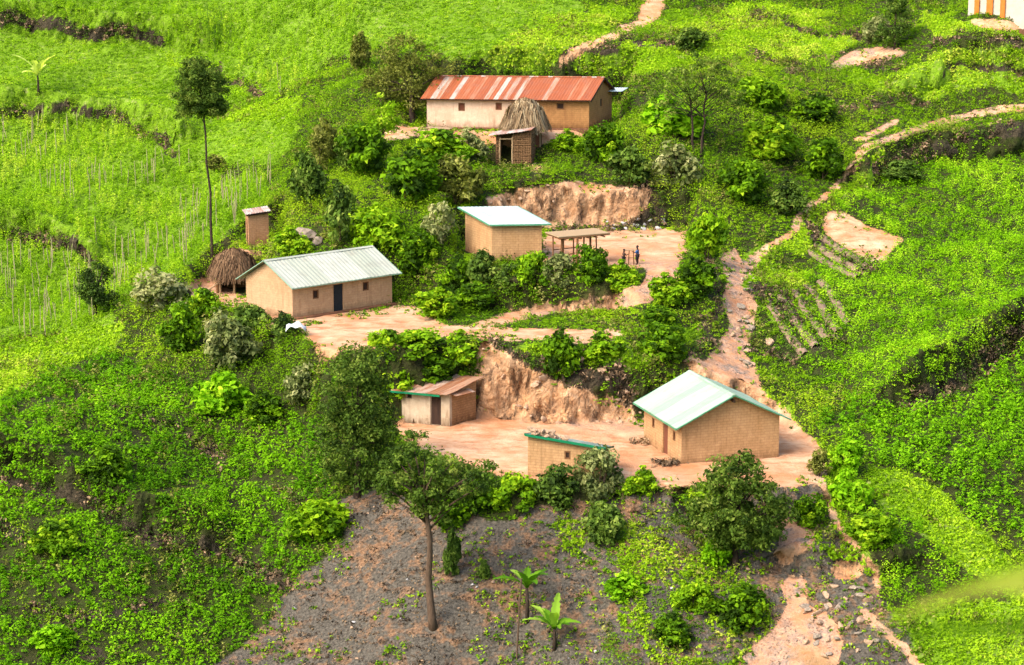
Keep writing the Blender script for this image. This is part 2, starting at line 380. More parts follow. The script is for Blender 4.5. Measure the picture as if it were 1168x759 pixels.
def mat_wall(name, a, b, c, brick=0.0, stain=.5, bw=.34, bh=.15, mortar=None):
    m,nt,out=newmat(name); n=N(nt)
    tc=n('TexCoord'); ob=tc.outputs['Object']; uv=tc.outputs['UV']
    big=n.noise(ob,.7,5,.6); fine=n.noise(ob,9,4,.6)
    col=n.mix(n.mrange(big,.35,.68),a,b)
    col=n.mix(n.math('MULTIPLY',n.mrange(n.noise(n.vec(ob,(2.2,2.2,.5)),1.6,4),.52,.72),stain),col,c)
    col=n.mix(n.mrange(fine,.35,.75,0,.35),col,tuple(x*.55 for x in a))
    zz=n.sep(ob)[2]; wob=n.noise(n.vec(ob,(3,3,.8)),1.2,4,.6)
    foot=n.mrange(n.math('ADD',zz,n.math('MULTIPLY',wob,-1.1)),-.55,.05,.75,0)
    col=n.mix(foot,col,tuple(x*.62 for x in c))
    drip=n.mrange(n.noise(n.vec(ob,(5,5,.35)),1.1,4,.6),.56,.70,0,.45)
    col=n.mix(drip,col,tuple(x*.8 for x in c))
    lump=n.noise(ob,3.2,5,.65)
    col=n.mix(n.mrange(lump,.50,.72,0,.5),col,tuple(min(.75,x*1.25) for x in a))
    h=n.math('ADD',n.math('MULTIPLY',fine,.5),n.math('MULTIPLY',lump,.7))
    if brick>0:
        buv=n.mix(.06,uv,n('TexNoise',{'Vector':ob,'Scale':2.2,'Detail':3}).outputs['Color'])
        br=n('TexBrick',{'Vector':buv,'Color1':(1,1,1,1),'Color2':(.74,.74,.74,1),'Mortar':(.45,.45,.45,1),'Scale':1,'Mortar Size':.018,'Brick Width':bw,'Row Height':bh})
        col=n.mix(brick,col,n.mix(1,col,br.outputs['Color'],'MULTIPLY'))
        h=n.math('ADD',h,n.math('MULTIPLY',br.outputs['Fac'],-.8))
    finish(nt,out,n,col,.95,h,.6,.04,0,.1); return m
def mat_roof(name, stops, wid=.8, patch=None, pfac=.5, rough=.45, metal=.0, lapf=.22):
    """long metal sheets: one tone per sheet, streaks running down the slope, optional rust"""
    m,nt,out=newmat(name); n=N(nt)
    tc=n('TexCoord'); uv=tc.outputs['UV']; s=n.sep(uv)
    cell=n.math('FLOOR',n.math('DIVIDE',s[0],wid))
    wn=n('TexWhiteNoise',{'W':cell},noise_dimensions='1D').outputs['Value']
    str_=n.noise(n.vec(uv,(5,.35,1)),1.0,4,.6)
    f=n.math('ADD',n.math('MULTIPLY',wn,.62),n.math('MULTIPLY',str_,.38))
    col=n.ramp(f,stops)
    if patch:
        p=n.mrange(n.noise(n.vec(uv,(2.4,.6,1)),1.1,5,.65),.47,.60)
        col=n.mix(n.math('MULTIPLY',p,pfac),col,patch)
    lap=n.math('LESS_THAN',n.math('FRACT',n.math('DIVIDE',s[0],wid)),.05)
    col=n.mix(n.math('MULTIPLY',lap,lapf),col,tuple(x*.4 for x in stops[0][1]))
    dirtn=n.noise(uv,1.3,5,.6)
    col=n.mix(n.mrange(dirtn,.5,.75,0,.35),col,(.16,.11,.08))
    finish(nt,out,n,col,rough,n.noise(uv,6,3),.25,.02,metal,.4); return m
def mat_plain(name, a, b, scale=6, rough=.85, spec=.2, stretch=(1,1,1), bump=.3):
    m,nt,out=newmat(name); n=N(nt); ob=n('TexCoord').outputs['Object']
    f=n.noise(n.vec(ob,stretch),scale,5,.6)
    finish(nt,out,n,n.ramp(f,[(.3,a),(.7,b)]),rough,f,bump,.03,0,spec); return m
def mat_leaf(name, cols, trans=.35, rough=.75, spec=.08):
    m,nt,out=newmat(name); n=N(nt)
    at_=n('Attribute',attribute_name='tint'); oi=n('ObjectInfo')
    t=n.math('ADD',at_.outputs['Fac'],n.math('MULTIPLY',n.math('SUBTRACT',oi.outputs['Random'],.5),.16),True)
    col=n.ramp(t,[(i/(len(cols)-1),c) for i,c in enumerate(cols)])
    b=n('BsdfPrincipled',{'Base Color':col,'Roughness':rough,'Specular IOR Level':spec})
    tr=n('BsdfTranslucent',{'Color':n.mix(1,col,(1.25,1.25,.6),'MULTIPLY')})
    mx=n('MixShader',{0:trans,1:b.outputs[0],2:tr.outputs[0]})
    nt.links.new(mx.outputs[0],out.inputs[0]); return m

M={}
M['plaster']=mat_wall('pale_plaster',lin((244,210,178)),lin((232,192,158)),lin((190,148,112)),0,.35)
M['mud']=mat_wall('brown_mud_plaster',lin((198,146,92)),lin((182,130,80)),lin((140,94,56)),.25,.4)
M['mudbrick']=mat_wall('mud_brick',lin((220,174,124)),lin((206,158,108)),lin((172,126,86)),.4,.4)
M['tanplaster']=mat_wall('tan_mud_plaster',lin((218,178,136)),lin((204,162,120)),lin((180,136,96)),.15,.4)
M['greywash']=mat_wall('worn_whitewash',lin((214,194,166)),lin((198,174,140)),lin((140,104,70)),0,.6)
M['roughmud']=mat_wall('rough_mud_blocks',lin((196,150,104)),lin((178,130,86)),lin((136,94,60)),.5,.5,.3,.14)
M['redbrick']=mat_wall('reddish_brick',lin((214,160,116)),lin((198,142,98)),lin((164,112,76)),.4,.3,.3,.12)
M['plinth']=mat_wall('earth_plinth',lin((176,120,84)),lin((150,100,70)),lin((110,80,62)),0,.5)
M['rust_roof']=mat_roof('rust_striped_iron',[(0.0,lin((148,72,30))),(.56,lin((172,92,46))),(.66,lin((184,134,98))),(.76,lin((190,176,160))),(1,lin((208,200,190)))],.38,lin((166,86,38)),.55,.55)
M['rust_old']=mat_roof('old_rusty_iron',[(0,lin((142,84,46))),(.5,lin((178,132,98))),(1,lin((206,190,174)))],.7,lin((150,82,40)),.7,.6)
M['pink_tin']=mat_roof('pinkish_weathered_tin',[(0,lin((176,132,108))),(.5,lin((206,182,164))),(1,lin((222,212,202)))],.7,lin((170,92,56)),.7,.6)
M['grey_roof']=mat_roof('grey_sheet_iron',[(0,lin((176,180,156))),(.5,lin((190,192,172))),(1,lin((208,206,186)))],1.5,None,0,.5)
M['green_roof']=mat_roof('pale_green_iron',[(0,lin((152,182,148))),(.5,lin((168,194,162))),(1,lin((192,206,180)))],.8,None,0,.45)
M['white_roof']=mat_roof('pale_mint_iron',[(0,lin((180,198,188))),(.5,lin((196,208,200))),(1,lin((208,216,210)))],.9,None,0,.4,0,.06)
M['stone_roof']=mat_roof('roof_sheet_weathered',[(0,lin((120,150,130))),(1,lin((170,186,168)))],.8,lin((150,110,80)),.4,.6)
M['green_trim']=mat_plain('green_edge',lin((64,140,96)),lin((110,170,130)),5,.5)
M['pale_trim']=mat_plain('faded_green_edge',lin((130,170,140)),lin((160,190,164)),5,.5)
M['green_vivid']=mat_plain('bright_green_edge',lin((10,112,70)),lin((24,138,92)),5,.5)
M['dark_wood']=mat_plain('dark_wood',lin((52,36,28)),lin((76,54,40)),8,.8,.2,(1,1,.2))
M['brown_wood']=mat_plain('brown_wood',lin((112,74,46)),lin((148,104,66)),9,.85,.2,(4,4,.4))
M['pale_wood']=mat_plain('pale_wood',lin((164,134,96)),lin((196,166,126)),9,.85,.2,(4,4,.4))
M['bean_wood']=mat_plain('weathered_stake',lin((156,146,100)),lin((186,176,130)),9,.85,.2,(4,4,.4))
M['garden_soil']=mat_plain('garden_soil',lin((110,92,76)),lin((170,142,116)),3,.95,.1,(1,1,1),.8)
M['red_wood']=mat_plain('reddish_door_boards',lin((110,62,42)),lin((134,80,56)),8,.85,.2,(6,6,.4))
M['blue_door']=mat_plain('dark_blue_door',lin((24,30,36)),lin((38,46,54)),6,.5)
M['black']=mat_plain('dark_cloth',lin((26,24,26)),lin((40,36,36)),6,.9)
M['orange']=mat_plain('orange_paint',lin((206,112,34)),lin((222,130,52)),3,.6)
M['cream']=mat_plain('cream_plaster',lin((214,204,186)),lin((198,184,164)),2,.9)
M['straw']=mat_leaf('thatch_straw',[lin((96,78,58)),lin((140,114,82)),lin((176,150,112)),lin((200,178,140))],.1,.8,.1)
M['straw_old']=mat_leaf('old_thatch',[lin((88,66,46)),lin((128,98,70)),lin((156,124,92))],.1,.8,.1)
M['stick']=mat_plain('sticks',lin((104,76,52)),lin((150,116,80)),11,.9,.1,(1,1,.3))
M['rock']=mat_plain('grey_rock',lin((128,112,96)),lin((186,168,146)),3,.9,.2,(1,1,1),.8)
M['tanrock']=mat_plain('tan_rock',lin((170,132,100)),lin((206,176,146)),3,.9,.2,(1,1,1),.8)
M['whiterock']=mat_plain('pale_rock',lin((176,170,164)),lin((208,204,198)),3,.9,.2,(1,1,1),.8)
M['whitecloth']=mat_plain('white_cloth',lin((214,220,220)),lin((230,234,234)),4,.8)
M['bark']=mat_plain('grey_brown_bark',lin((84,66,52)),lin((120,98,80)),6,.95,.1,(3,3,.5),.8)
M['bark_dark']=mat_plain('dark_bark',lin((52,42,34)),lin((84,70,58)),6,.95,.1,(3,3,.5),.8)
M['skin']=mat_plain('dark_skin',lin((62,40,30)),lin((70,46,34)),8,.6)
M['blue_shirt']=mat_plain('blue_shirt',lin((44,92,150)),lin((60,110,168)),5,.9)
M['brown_shirt']=mat_plain('brown_shirt',lin((84,62,50)),lin((102,76,62)),5,.9)
M['shorts']=mat_plain('dark_shorts',lin((34,32,38)),lin((48,44,50)),5,.9)
# ------------------------------------------------------------------ the hillside mesh
def build_terrain():
    ny, nx = HZ.shape
    co = np.stack([GX, GY, HZ], -1).reshape(-1, 3)
    idx = np.arange(ny*nx).reshape(ny, nx)
    # erosion ribs and ledges on the steep cut faces
    x, z = co[:,0], co[:,2]; sp = STEEP.ravel()
    co[:,1] -= sp*((vnoise(x,z*.8,1.6,301)-.5)*1.2+(vnoise(x+z*.4,z*1.2,.65,302)-.5)*.95+(vnoise(x-z*.5,z*1.3,.34,303)-.5)*.65)
    f = np.stack([idx[:-1,:-1], idx[:-1,1:], idx[1:,1:], idx[1:,:-1]], -1).reshape(-1, 4)
    me = bpy.data.meshes.new('hillside')
    me.vertices.add(len(co)); me.vertices.foreach_set('co', co.ravel())
    me.loops.add(f.size); me.loops.foreach_set('vertex_index', f.ravel().astype(np.int32))
    me.polygons.add(len(f)); me.polygons.foreach_set('loop_start', (np.arange(len(f))*4).astype(np.int32))
    me.polygons.foreach_set('use_smooth', np.ones(len(f), bool))
    me.update(); me.validate()
    u, v = proj(co[:,0], co[:,1], co[:,2])
    inside = (co[:,1] > 100) & (np.abs(co[:,0]) < 75) & (co[:,1] < 245)
    rgba = np.zeros((len(co), 4)); 
    for k, nm in enumerate(('dirt','dry','dark','grass')):
        uu, vv = warp(co[:,0], co[:,1], u, v, .22 if nm == 'dirt' else 1.0)
        rgba[:,k] = np.where(inside, mlin(MAPS[nm], uu, vv), .8 if nm == 'grass' else 0)
    a = me.attributes.new('cover', 'FLOAT_COLOR', 'POINT'); a.data.foreach_set('color', rgba.ravel())
    a = me.attributes.new('rubble', 'FLOAT', 'POINT'); a.data.foreach_set('value', np.where(inside, mlin(RUBBLE, u, v), 0).astype(np.float32))
    a = me.attributes.new('steep', 'FLOAT', 'POINT'); a.data.foreach_set('value', STEEP.ravel())
    o = bpy.data.objects.new('hillside_ground', me); COL.objects.link(o)
    m, nt, out = newmat('hillside_soil_and_turf'); n = N(nt)
    ob = n('TexCoord').outputs['Object']
    av = n('Attribute', attribute_name='cover'); cs = n('SeparateColor', {0: av.outputs['Color']}).outputs
    st = n('Attribute', attribute_name='steep').outputs['Fac']
    n1 = n.noise(ob, .55, 6, .6); n2 = n.noise(ob, 2.2, 5, .65); n3 = n.noise(ob, 7, 4, .65); n0 = n.noise(ob, .16, 4, .5)
    wob = n.math('MULTIPLY', n.math('ADD', n.math('SUBTRACT', n1, .5), n.math('MULTIPLY', n.math('SUBTRACT', n3, .5), 1.1)), .95)
    def mask(c): return n.mrange(n.math('ADD', c, wob), .40, .58)
    turf = n.mix(n.mrange(n2,.35,.7), lin1((38,36,20)), lin1((52,62,20)))
    turf = n.mix(n.mrange(n1,.55,.75), turf, lin((66,58,40)))
    lawn = n.mix(n.mrange(n3,.3,.7), lin1((70,98,14)), lin1((108,138,26)))
    lawn = n.mix(n.mrange(n2,.55,.72), lawn, lin1((120,126,70)))
    col = n.mix(mask(av.outputs['Alpha']), turf, lawn)
    col = n.mix(mask(cs[2]), col, n.mix(n.mrange(n3,.3,.7), lin((40,36,26)), lin((88,78,60))))
    dry = n.mix(n.mrange(n3,.32,.7), lin((58,53,46)), lin((122,114,100)))
    dry = n.mix(n.mrange(n.math('ADD',n1,n.math('MULTIPLY',n.math('SUBTRACT',n2,.5),.6)),.50,.68), dry, n.mix(n.mrange(n3,.35,.7), lin((112,84,60)), lin((172,132,98))))
    dry = n.mix(n.mrange(n2,.62,.7), dry, lin((44,38,34)))
    col = n.mix(mask(cs[1]), col, dry)
    yard = n.mix(n.mrange(n1,.35,.65), lin((206,144,100)), lin((238,196,156)))
    yard = n.mix(n.mrange(n.noise(n.vec(ob,(.5,1.3,1)),1.6,6,.7),.50,.66,0,.85), yard, lin((192,128,84)))
    yard = n.mix(n.mrange(n3,.6,.78,0,.6), yard, lin((160,112,80)))
    yard = n.mix(n.mrange(n0,.5,.62,0,.45), yard, lin((204,136,88)))
    streak = n.noise(n.vec(ob,(1.3,1.3,.9)),1.5,6,.7)
    bank = n.mix(n.mrange(streak,.35,.65), lin((194,140,94)), lin((232,188,144)))
    bank = n.mix(n.mrange(n.noise(n.vec(ob,(1.2,1.2,.7)),.9,6,.7),.53,.60,0,.9), bank, n.mix(n.mrange(n3,.35,.65), lin((66,54,44)), lin((120,96,76))))
    rb = n('Attribute', attribute_name='rubble').outputs['Fac']
    rocky = n.mix(n.mrange(n2,.40,.60), lin((222,172,138)), lin((150,136,122)))
    rocky = n.mix(n.mrange(n3,.50,.66), rocky, lin((84,72,62)))
    rocky = n.mix(n.mrange(n1,.52,.62), rocky, lin((206,142,100)))
    yard = n.mix(n.math('MULTIPLY', rb, n.mrange(n.noise(ob,.9,5,.7),.40,.56)), yard, rocky)
    soil = n.mix(st, yard, bank)
    col = n.mix(mask(cs[0]), col, soil)
    wv = n.mix(.35, ob, n('TexNoise', {'Vector':ob,'Scale':1.4,'Detail':3}).outputs['Color'])
    vo = n('TexVoronoi', {'Vector':wv,'Scale':2.6}).outputs['Distance']
    vo2 = n('TexVoronoi', {'Vector':wv,'Scale':6.5}).outputs['Distance']
    crag = n.math('ADD', n.math('MULTIPLY', vo, .9), n.math('MULTIPLY', vo2, .5))
    col = n.mix(n.math('MULTIPLY', n.math('MULTIPLY', st, cs[0]), n.mrange(vo,.38,.56,0,.45)), col, lin((130,94,66)))
    h = n.math('ADD', n.math('ADD', n.math('MULTIPLY', n2, .6), n.math('MULTIPLY', n3, .4)), n.math('MULTIPLY', n.math('MULTIPLY', crag, st), -1.1))
    finish(nt, out, n, col, .95, h, .8, .2, 0, .1)
    me.materials.append(m)
    setp(o, 'terraced hillside of turf and bare pink soil under the houses', 'hillside', kind='structure')
    return o
build_terrain()

# ------------------------------------------------------------------ buildings
def unit(v): return v/np.linalg.norm(v)
UP = np.array((0,0,1.))
class Plan:
    """footprint from three measured ground corners: near corner, next corner along the front, next along the side"""
    def __init__(s, p0, p1, p3, z, skew=10, L1=None, L2=None):
        a, b, c = at(*p0, z), at(*p1, z), at(*p3, z)
        e1, e2 = (b-a)[:2], (c-a)[:2]
        a1, a2 = math.atan2(e1[1],e1[0]), math.atan2(e2[1],e2[0])
        ang = (a2-a1) % (2*math.pi); lim = math.pi/2
        ex = ang-lim; ex = 0 if abs(ex) < R(skew) else ex-math.copysign(R(skew), ex)
        w1, w2 = np.linalg.norm(e1), np.linalg.norm(e2)
        f1 = w2/(w1+w2)*.5+.25; n1, n2 = a1+ex*f1, a2-ex*(1-f1)
        s.u1 = np.array((math.cos(n1), math.sin(n1), 0)); s.u2 = np.array((math.cos(n2), math.sin(n2), 0))
        s.L1 = L1 or w1*min(1.25, abs(math.cos(a1)/max(.2,abs(s.u1[0]))) if abs(math.cos(a1))>.5 else 1)
        s.L2 = L2 or w2*min(1.3, abs(math.cos(a2)/max(.2,abs(s.u2[0]))) if abs(math.cos(a2))>.5 else 1)
        s.P = a; s.z = z
        s.c = a+s.u1*s.L1/2+s.u2*s.L2/2
        print('plan', p0, 'L1 %.2f L2 %.2f ang1 %.0f ang2 %.0f (skew was %.0f)' % (s.L1, s.L2, math.degrees(n1), math.degrees(n2), math.degrees(ang-lim)))
    def pt(s, a, b, h): return s.P+s.u1*a+s.u2*b+UP*h
def wall_panel(mb, O, d, n_in, L, H, t, ops=(), base=-.4):
    """vertical wall from O along unit d, thickness t along n_in; ops = (x0,x1,z0,z1) holes. H number or (H_start,H_end)"""
    h0, h1 = (H, H) if not hasattr(H, '__len__') else H
    xs = sorted({0, L, *[o[0] for o in ops], *[o[1] for o in ops]}); zs = sorted({base, *[o[2] for o in ops], *[o[3] for o in ops]})+[None]
    top = lambda x: h0+(h1-h0)*x/L
    def hole(x, z): return any(o[0] < x < o[1] and o[2] < z < o[3] for o in ops)
    P = lambda x, z, k: O+d*x+UP*z+n_in*t*k
    for x0, x1 in zip(xs[:-1], xs[1:]):
        for z0, z1 in zip(zs[:-1], zs[1:]):
            zz = z1 if z1 is not None else min(h0, h1)
            if hole((x0+x1)/2, (z0+zz)/2): continue
            za, zb = (z1, z1) if z1 is not None else (top(x0), top(x1))
            mb.add([P(x0,z0,0),P(x1,z0,0),P(x1,zb,0),P(x0,za,0)],[(0,1,2,3)])
            mb.add([P(x0,z0,1),P(x1,z0,1),P(x1,zb,1),P(x0,za,1)],[(3,2,1,0)])
    mb.add([P(0,h0,0),P(L,h1,0),P(L,h1,1),P(0,h0,1)],[(0,1,2,3)])
    mb.add([P(0,base,0),P(0,h0,0),P(0,h0,1),P(0,base,1)],[(0,1,2,3)]); mb.add([P(L,base,0),P(L,h1,0),P(L,h1,1),P(L,base,1)],[(3,2,1,0)])
    for x0,x1,z0,z1 in ops:
        mb.add([P(x0,z0,0),P(x1,z0,0),P(x1,z0,1),P(x0,z0,1)],[(0,3,2,1)]); mb.add([P(x0,z1,0),P(x1,z1,0),P(x1,z1,1),P(x0,z1,1)],[(0,1,2,3)])
        mb.add([P(x0,z0,0),P(x0,z1,0),P(x0,z1,1),P(x0,z0,1)],[(0,3,2,1)]); mb.add([P(x1,z0,0),P(x1,z1,0),P(x1,z1,1),P(x1,z0,1)],[(0,1,2,3)])
def tri_wall(mb, A, B, C, n_in, t):
    p=[A,B,C,A+n_in*t,B+n_in*t,C+n_in*t]; mb.add(p,[(0,1,2),(5,4,3),(0,3,4,1),(1,4,5,2),(2,5,3,0)])
def sheet(mb, O, U, V, lu, lv, per=.24, amp=.012, th=.025, wav=0, seed=0):
    """corrugated sheet: O corner, U along the eave (ribs repeat along U), V up the slope"""
    nrm = unit(np.cross(U, V)); nrm = nrm if nrm[2] > 0 else -nrm
    nu = max(4, int(lu/per*4)); nv = max(2, int(lv/1.0)+1); r = np.random.default_rng(seed)
    dz = (r.random((nv+1, max(2,int(lu/.8))+1))-.5)*wav
    pts=[]; uv=[]
    for k in (1, 0):
        for j in range(nv+1):
            for i in range(nu+1):
                x=lu*i/nu; y=lv*j/nv
                q=x/max(lu,1e-6)*(dz.shape[1]-1); a=int(min(q,dz.shape[1]-2)); wv=dz[j,a]*(1-(q-a))+dz[j,a+1]*(q-a)
                pts.append(O+U*x+V*y+nrm*(amp*math.sin(2*math.pi*x/per)+th*k+wv)); uv.append((x,y))
    w=nu+1; b=(nv+1)*w; fs=[]
    for j in range(nv):
        for i in range(nu):
            q=(j*w+i,j*w+i+1,(j+1)*w+i+1,(j+1)*w+i); fs.append(q); fs.append(tuple(b+k for k in q[::-1]))
    for i in range(nu): fs += [(i+1,i,b+i,b+i+1),(nv*w+i,nv*w+i+1,b+nv*w+i+1,b+nv*w+i)]
    for j in range(nv): fs += [(j*w,(j+1)*w,b+(j+1)*w,b+j*w),((j+1)*w+nu,j*w+nu,b+j*w+nu,b+(j+1)*w+nu)]
    mb.add(pts,fs,uv)
def bar(mb, A, B, w, h):
    d=unit(B-A); s=np.cross(d,UP); s=unit(s) if np.linalg.norm(s)>1e-6 else np.array((1.,0,0)); q=np.cross(s,d)
    mb.box((A+B)/2,np.linalg.norm(B-A),w,h,d,s,q)
def mb(t): return MB(tuple(t.location))
def opening_part(t, name, mat, O, d, n_in, op, inset, th=.05, frame=None, label=None):
    x0,x1,z0,z1=op; c=O+d*(x0+x1)/2+UP*(z0+z1)/2+n_in*(inset+th/2)
    m=mb(t); m.box(c,x1-x0-.012,th,z1-z0-.012,d,n_in,UP); p=m.build(name,mat,t)
    if frame:
        m=mb(t); w=.07
        for xa in (x0+w/2+.006,x1-w/2-.006): m.box(O+d*xa+UP*(z0+z1)/2+n_in*(inset-.04),w,.07,z1-z0-.02,d,n_in,UP)
        for za in (z0+w/2+.008,z1-w/2-.008): m.box(O+d*(x0+x1)/2+UP*za+n_in*(inset-.04),x1-x0-2*w-.02,.066,w,d,n_in,UP)
        m.build('frame',frame,p)
    if label: p['label']=label
    return p
def gable_roof(t, pl, along, H, rise, ov_e, ov_g, mat, trim, wav=.05, trimw=.07, per=.24, roofname='roof'):
    """ridge along 1 (front direction) or 2 (side direction)"""
    (ua,La),(ub,Lb) = ((pl.u1,pl.L1),(pl.u2,pl.L2)) if along==1 else ((pl.u2,pl.L2),(pl.u1,pl.L1))
    P=pl.P; m=mb(t); half=Lb/2; k=rise/half
    R0=P+ub*half-ua*ov_g+UP*(H+rise+.06)
    for sgn in (-1,1):
        V=ub*(-sgn)*half+UP*rise; Vn=unit(V); ln=np.linalg.norm(V)*(1+ov_e/half)
        O=P+ub*(half+sgn*(half+ov_e))-ua*ov_g+UP*(H-k*ov_e+.06)
        sheet(m,O,ua,Vn,La+2*ov_g,ln,per=per,wav=wav,seed=int(La*100)+sgn)
    rf=m.build(roofname,mat,t)
    m=mb(t); m2=[]
    for sgn in (-1,1):                                   # ridge cap: two narrow strips
        V=unit(ub*(-sgn)*half+UP*rise); nn=unit(np.cross(ua,V)); nn=nn if nn[2]>0 else -nn
        a=R0-V*.16+nn*.055; q=[a,a+ua*(La+2*ov_g),a+ua*(La+2*ov_g)+V*.16,a+V*.16]
        m.add(q+[p+nn*.012 for p in q],[(0,3,2,1),(4,5,6,7),(0,1,5,4),(1,2,6,5),(2,3,7,6),(3,0,4,7)])
    m.build('ridge_cap',mat,rf)
    if trim:
        m=mb(t)
        for sgn in (-1,1):
            e=P+ub*(half+sgn*(half+ov_e+.03))+UP*(H-k*ov_e+.03)
            bar(m,e-ua*(ov_g+.02),e+ua*(La+ov_g+.02),.035,trimw)
            for g in (-ov_g-.03,La+ov_g+.03):
                bar(m,P+ub*(half+sgn*(half+ov_e+.05))+ua*g+UP*(H-k*ov_e+.03),P+ub*(half+sgn*.02)+ua*g+UP*(H+rise+.05),.035,trimw)
        m.build('edge_trim',trim,t)
    return rf
def gable_house(name, label, cat, pl, along, H, rise, ov_e, ov_g, mats, ops, t_w=.22, **kw):
    """ops: dict side -> list of (kind,x0,x1,z0,z1,mat); sides front(b=0) right(a=L1) back left(a=0)"""
    t=thing(name,tuple(pl.c),label,cat)
    O=pl.P; sides={'front':(O,pl.u1,pl.u2,pl.L1),'left':(O,pl.u2,pl.u1,pl.L2),'right':(O+pl.u1*pl.L1,pl.u2,-pl.u1,pl.L2),'back':(O+pl.u2*pl.L2,pl.u1,-pl.u2,pl.L1)}
    m=mb(t)
    for sd,(o,d,ni,L) in sides.items():
        lst=ops.get(sd,[])
        if sd in ('left','right'):
            o2=o+d*(t_w+.001); wall_panel(m,o2,d,ni,L-2*t_w-.002,H,t_w,[(x0-t_w,x1-t_w,z0,z1) for _,x0,x1,z0,z1,_m in lst])
        else: wall_panel(m,o,d,ni,L,H,t_w,[q[1:5] for q in lst])
        for q in lst:
            if q[0]!='hole': opening_part(t,q[0],q[5],o,d,ni,q[1:5],.10 if q[0]=='window' else .08,frame=M['brown_wood'] if q[0]=='window' else None)
    gs=('left','right') if along==1 else ('front','back')
    for sd in gs:
        o,d,ni,L=sides[sd]; tri_wall(m,o+UP*(H+.001),o+d*L+UP*(H+.001),o+d*L/2+UP*(H+rise-.01),ni,t_w)
    m.build('wall',mats[0],t)
    gable_roof(t,pl,along,H,rise,ov_e,ov_g,mats[1],mats[2],**kw)
    return t,sides

# -- grey roofed house on the middle yard
pl=Plan((334,365),(447,349),(281,356),19.0,skew=12)
H1=pl
ht,sd=gable_house('mud_house','tan mud house with long grey metal roof, dark doorway and two small windows','house',pl,1,2.35,1.25,.45,.35,
  (M['tanplaster'],M['grey_roof'],M['pale_trim']),
  {'front':[('window',pl.L1*.20,pl.L1*.20+.48,1.15,1.75,M['dark_wood']),('door',pl.L1*.405,pl.L1*.405+.78,.02,1.9,M['blue_door']),('window',pl.L1*.70,pl.L1*.70+.5,1.2,1.8,M['dark_wood'])]},per=.3,trimw=.05)
m=mb(ht); 
m.hexa([pl.pt(-.1,-.42,-.3),pl.pt(pl.L1+.1,-.42,-.3),pl.pt(pl.L1+.1,-.003,-.3),pl.pt(-.1,-.003,-.3),pl.pt(-.1,-.38,.12),pl.pt(pl.L1+.1,-.38,.12),pl.pt(pl.L1+.1,-.003,.14),pl.pt(-.1,-.003,.14)])
m.build('plinth',M['plinth'],ht)

# -- green roofed house on the lowest yard
pl=Plan((777,531),(888,521),(731,501),14.5,skew=6,L2=5.6)
H5=pl
ht,sd=gable_house('mud_house','orange-brown mud house with pale green gabled roof on the lowest yard','house',pl,2,2.45,1.45,.5,.4,
  (M['mudbrick'],M['green_roof'],M['green_trim']),
  {'left':[('window',.9,1.3,1.15,1.75,M['red_wood']),('door',2.0,2.75,.02,1.95,M['red_wood']),('window',4.0,4.4,1.15,1.75,M['red_wood'])]},per=.42)
m=mb(ht); a=pl.pt(pl.L1/2,-.5,2.45+1.45-.28); bar(m,pl.pt(pl.L1/2,-.42,3.62),pl.pt(pl.L1/2,.3,3.62),.12,.14); m.build('ridge_beam',M['dark_wood'],ht)

# -- long rust roofed house at the top
pl=Plan((487,146),(667,143),(507,134),27.0,skew=8,L2=5.4)
pl.u1=np.array((math.cos(R(-5)),math.sin(R(-5)),0)); pl.u2=np.array((math.cos(R(68)),math.sin(R(68)),0)); pl.L1=12.7; pl.L2=5.3; pl.c=pl.pt(6.3,2.6,0)
HL=pl
L=pl.L1
t=thing('long_house',tuple(pl.c),'long low mud house with rust and silver striped roof at the top','house')
O=pl.P; t_w=.25; Hh=2.5; rise=1.25
cut=L*.595
winL=(L*.195,L*.195+.52,1.35,1.98); winM=(L*.425,L*.425+.5,1.45,2.02); winR=(L*.80,L*.80+.6,1.55,2.05)
m=mb(t); wall_panel(m,O,pl.u1,pl.u2,cut,Hh,t_w,[winL,winM]); wall_panel(m,O+pl.u2*(t_w+.001),pl.u2,pl.u1,pl.L2-2*t_w-.002,Hh,t_w)
tri_wall(m,O+UP*(Hh+.001),O+pl.u2*pl.L2+UP*(Hh+.001),O+pl.u2*pl.L2/2+UP*(Hh+rise-.01),pl.u1,t_w)
w_=m.build('wall',M['plaster'],t); w_['label']='pale pinkish plastered stretch of wall'
m=mb(t); oc=O+pl.u1*(cut+.001)+pl.u2*.02
wall_panel(m,oc,pl.u1,pl.u2,L-cut-.001,Hh-.002,t_w,[(winR[0]-cut,winR[1]-cut,winR[2],winR[3])])
orr=O+pl.u1*L; gw=(2.6,3.0,2.0,2.45)
wall_panel(m,orr+pl.u2*(t_w+.021),pl.u2,-pl.u1,pl.L2-2*t_w-.03,Hh,t_w,[(2.3,2.9,1.5,2.1)])
wall_panel(m,O+pl.u2*pl.L2,pl.u1,-pl.u2,L,Hh,t_w)
tri_wall(m,orr+UP*(Hh+.001),orr+pl.u2*pl.L2+UP*(Hh+.001),orr+pl.u2*pl.L2/2+UP*(Hh+rise-.01),-pl.u1,t_w)
w_=m.build('wall',M['mud'],t); w_['label']='bare brown mud stretch of wall'
for q in (winL,winM,winR): opening_part(t,'window',M['red_wood'] if q is not winR else M['dark_wood'],O,pl.u1,pl.u2,q,.07,frame=M['brown_wood'])
opening_part(t,'window',M['dark_wood'],orr+pl.u2*(t_w+.021),pl.u2,-pl.u1,(2.3,2.9,1.5,2.1),.1)
gable_roof(t,pl,1,Hh,rise,.5,.3,M['rust_roof'],None,wav=.03,per=.23)
m=mb(t); m.hexa([pl.pt(-.2,-.55,-.5),pl.pt(L+.2,-.55,-.5),pl.pt(L+.2,-.003,-.5),pl.pt(-.2,-.003,-.5),pl.pt(-.2,-.4,.05),pl.pt(L+.2,-.45,.05),pl.pt(L+.2,-.003,.10),pl.pt(-.2,-.003,.08)])
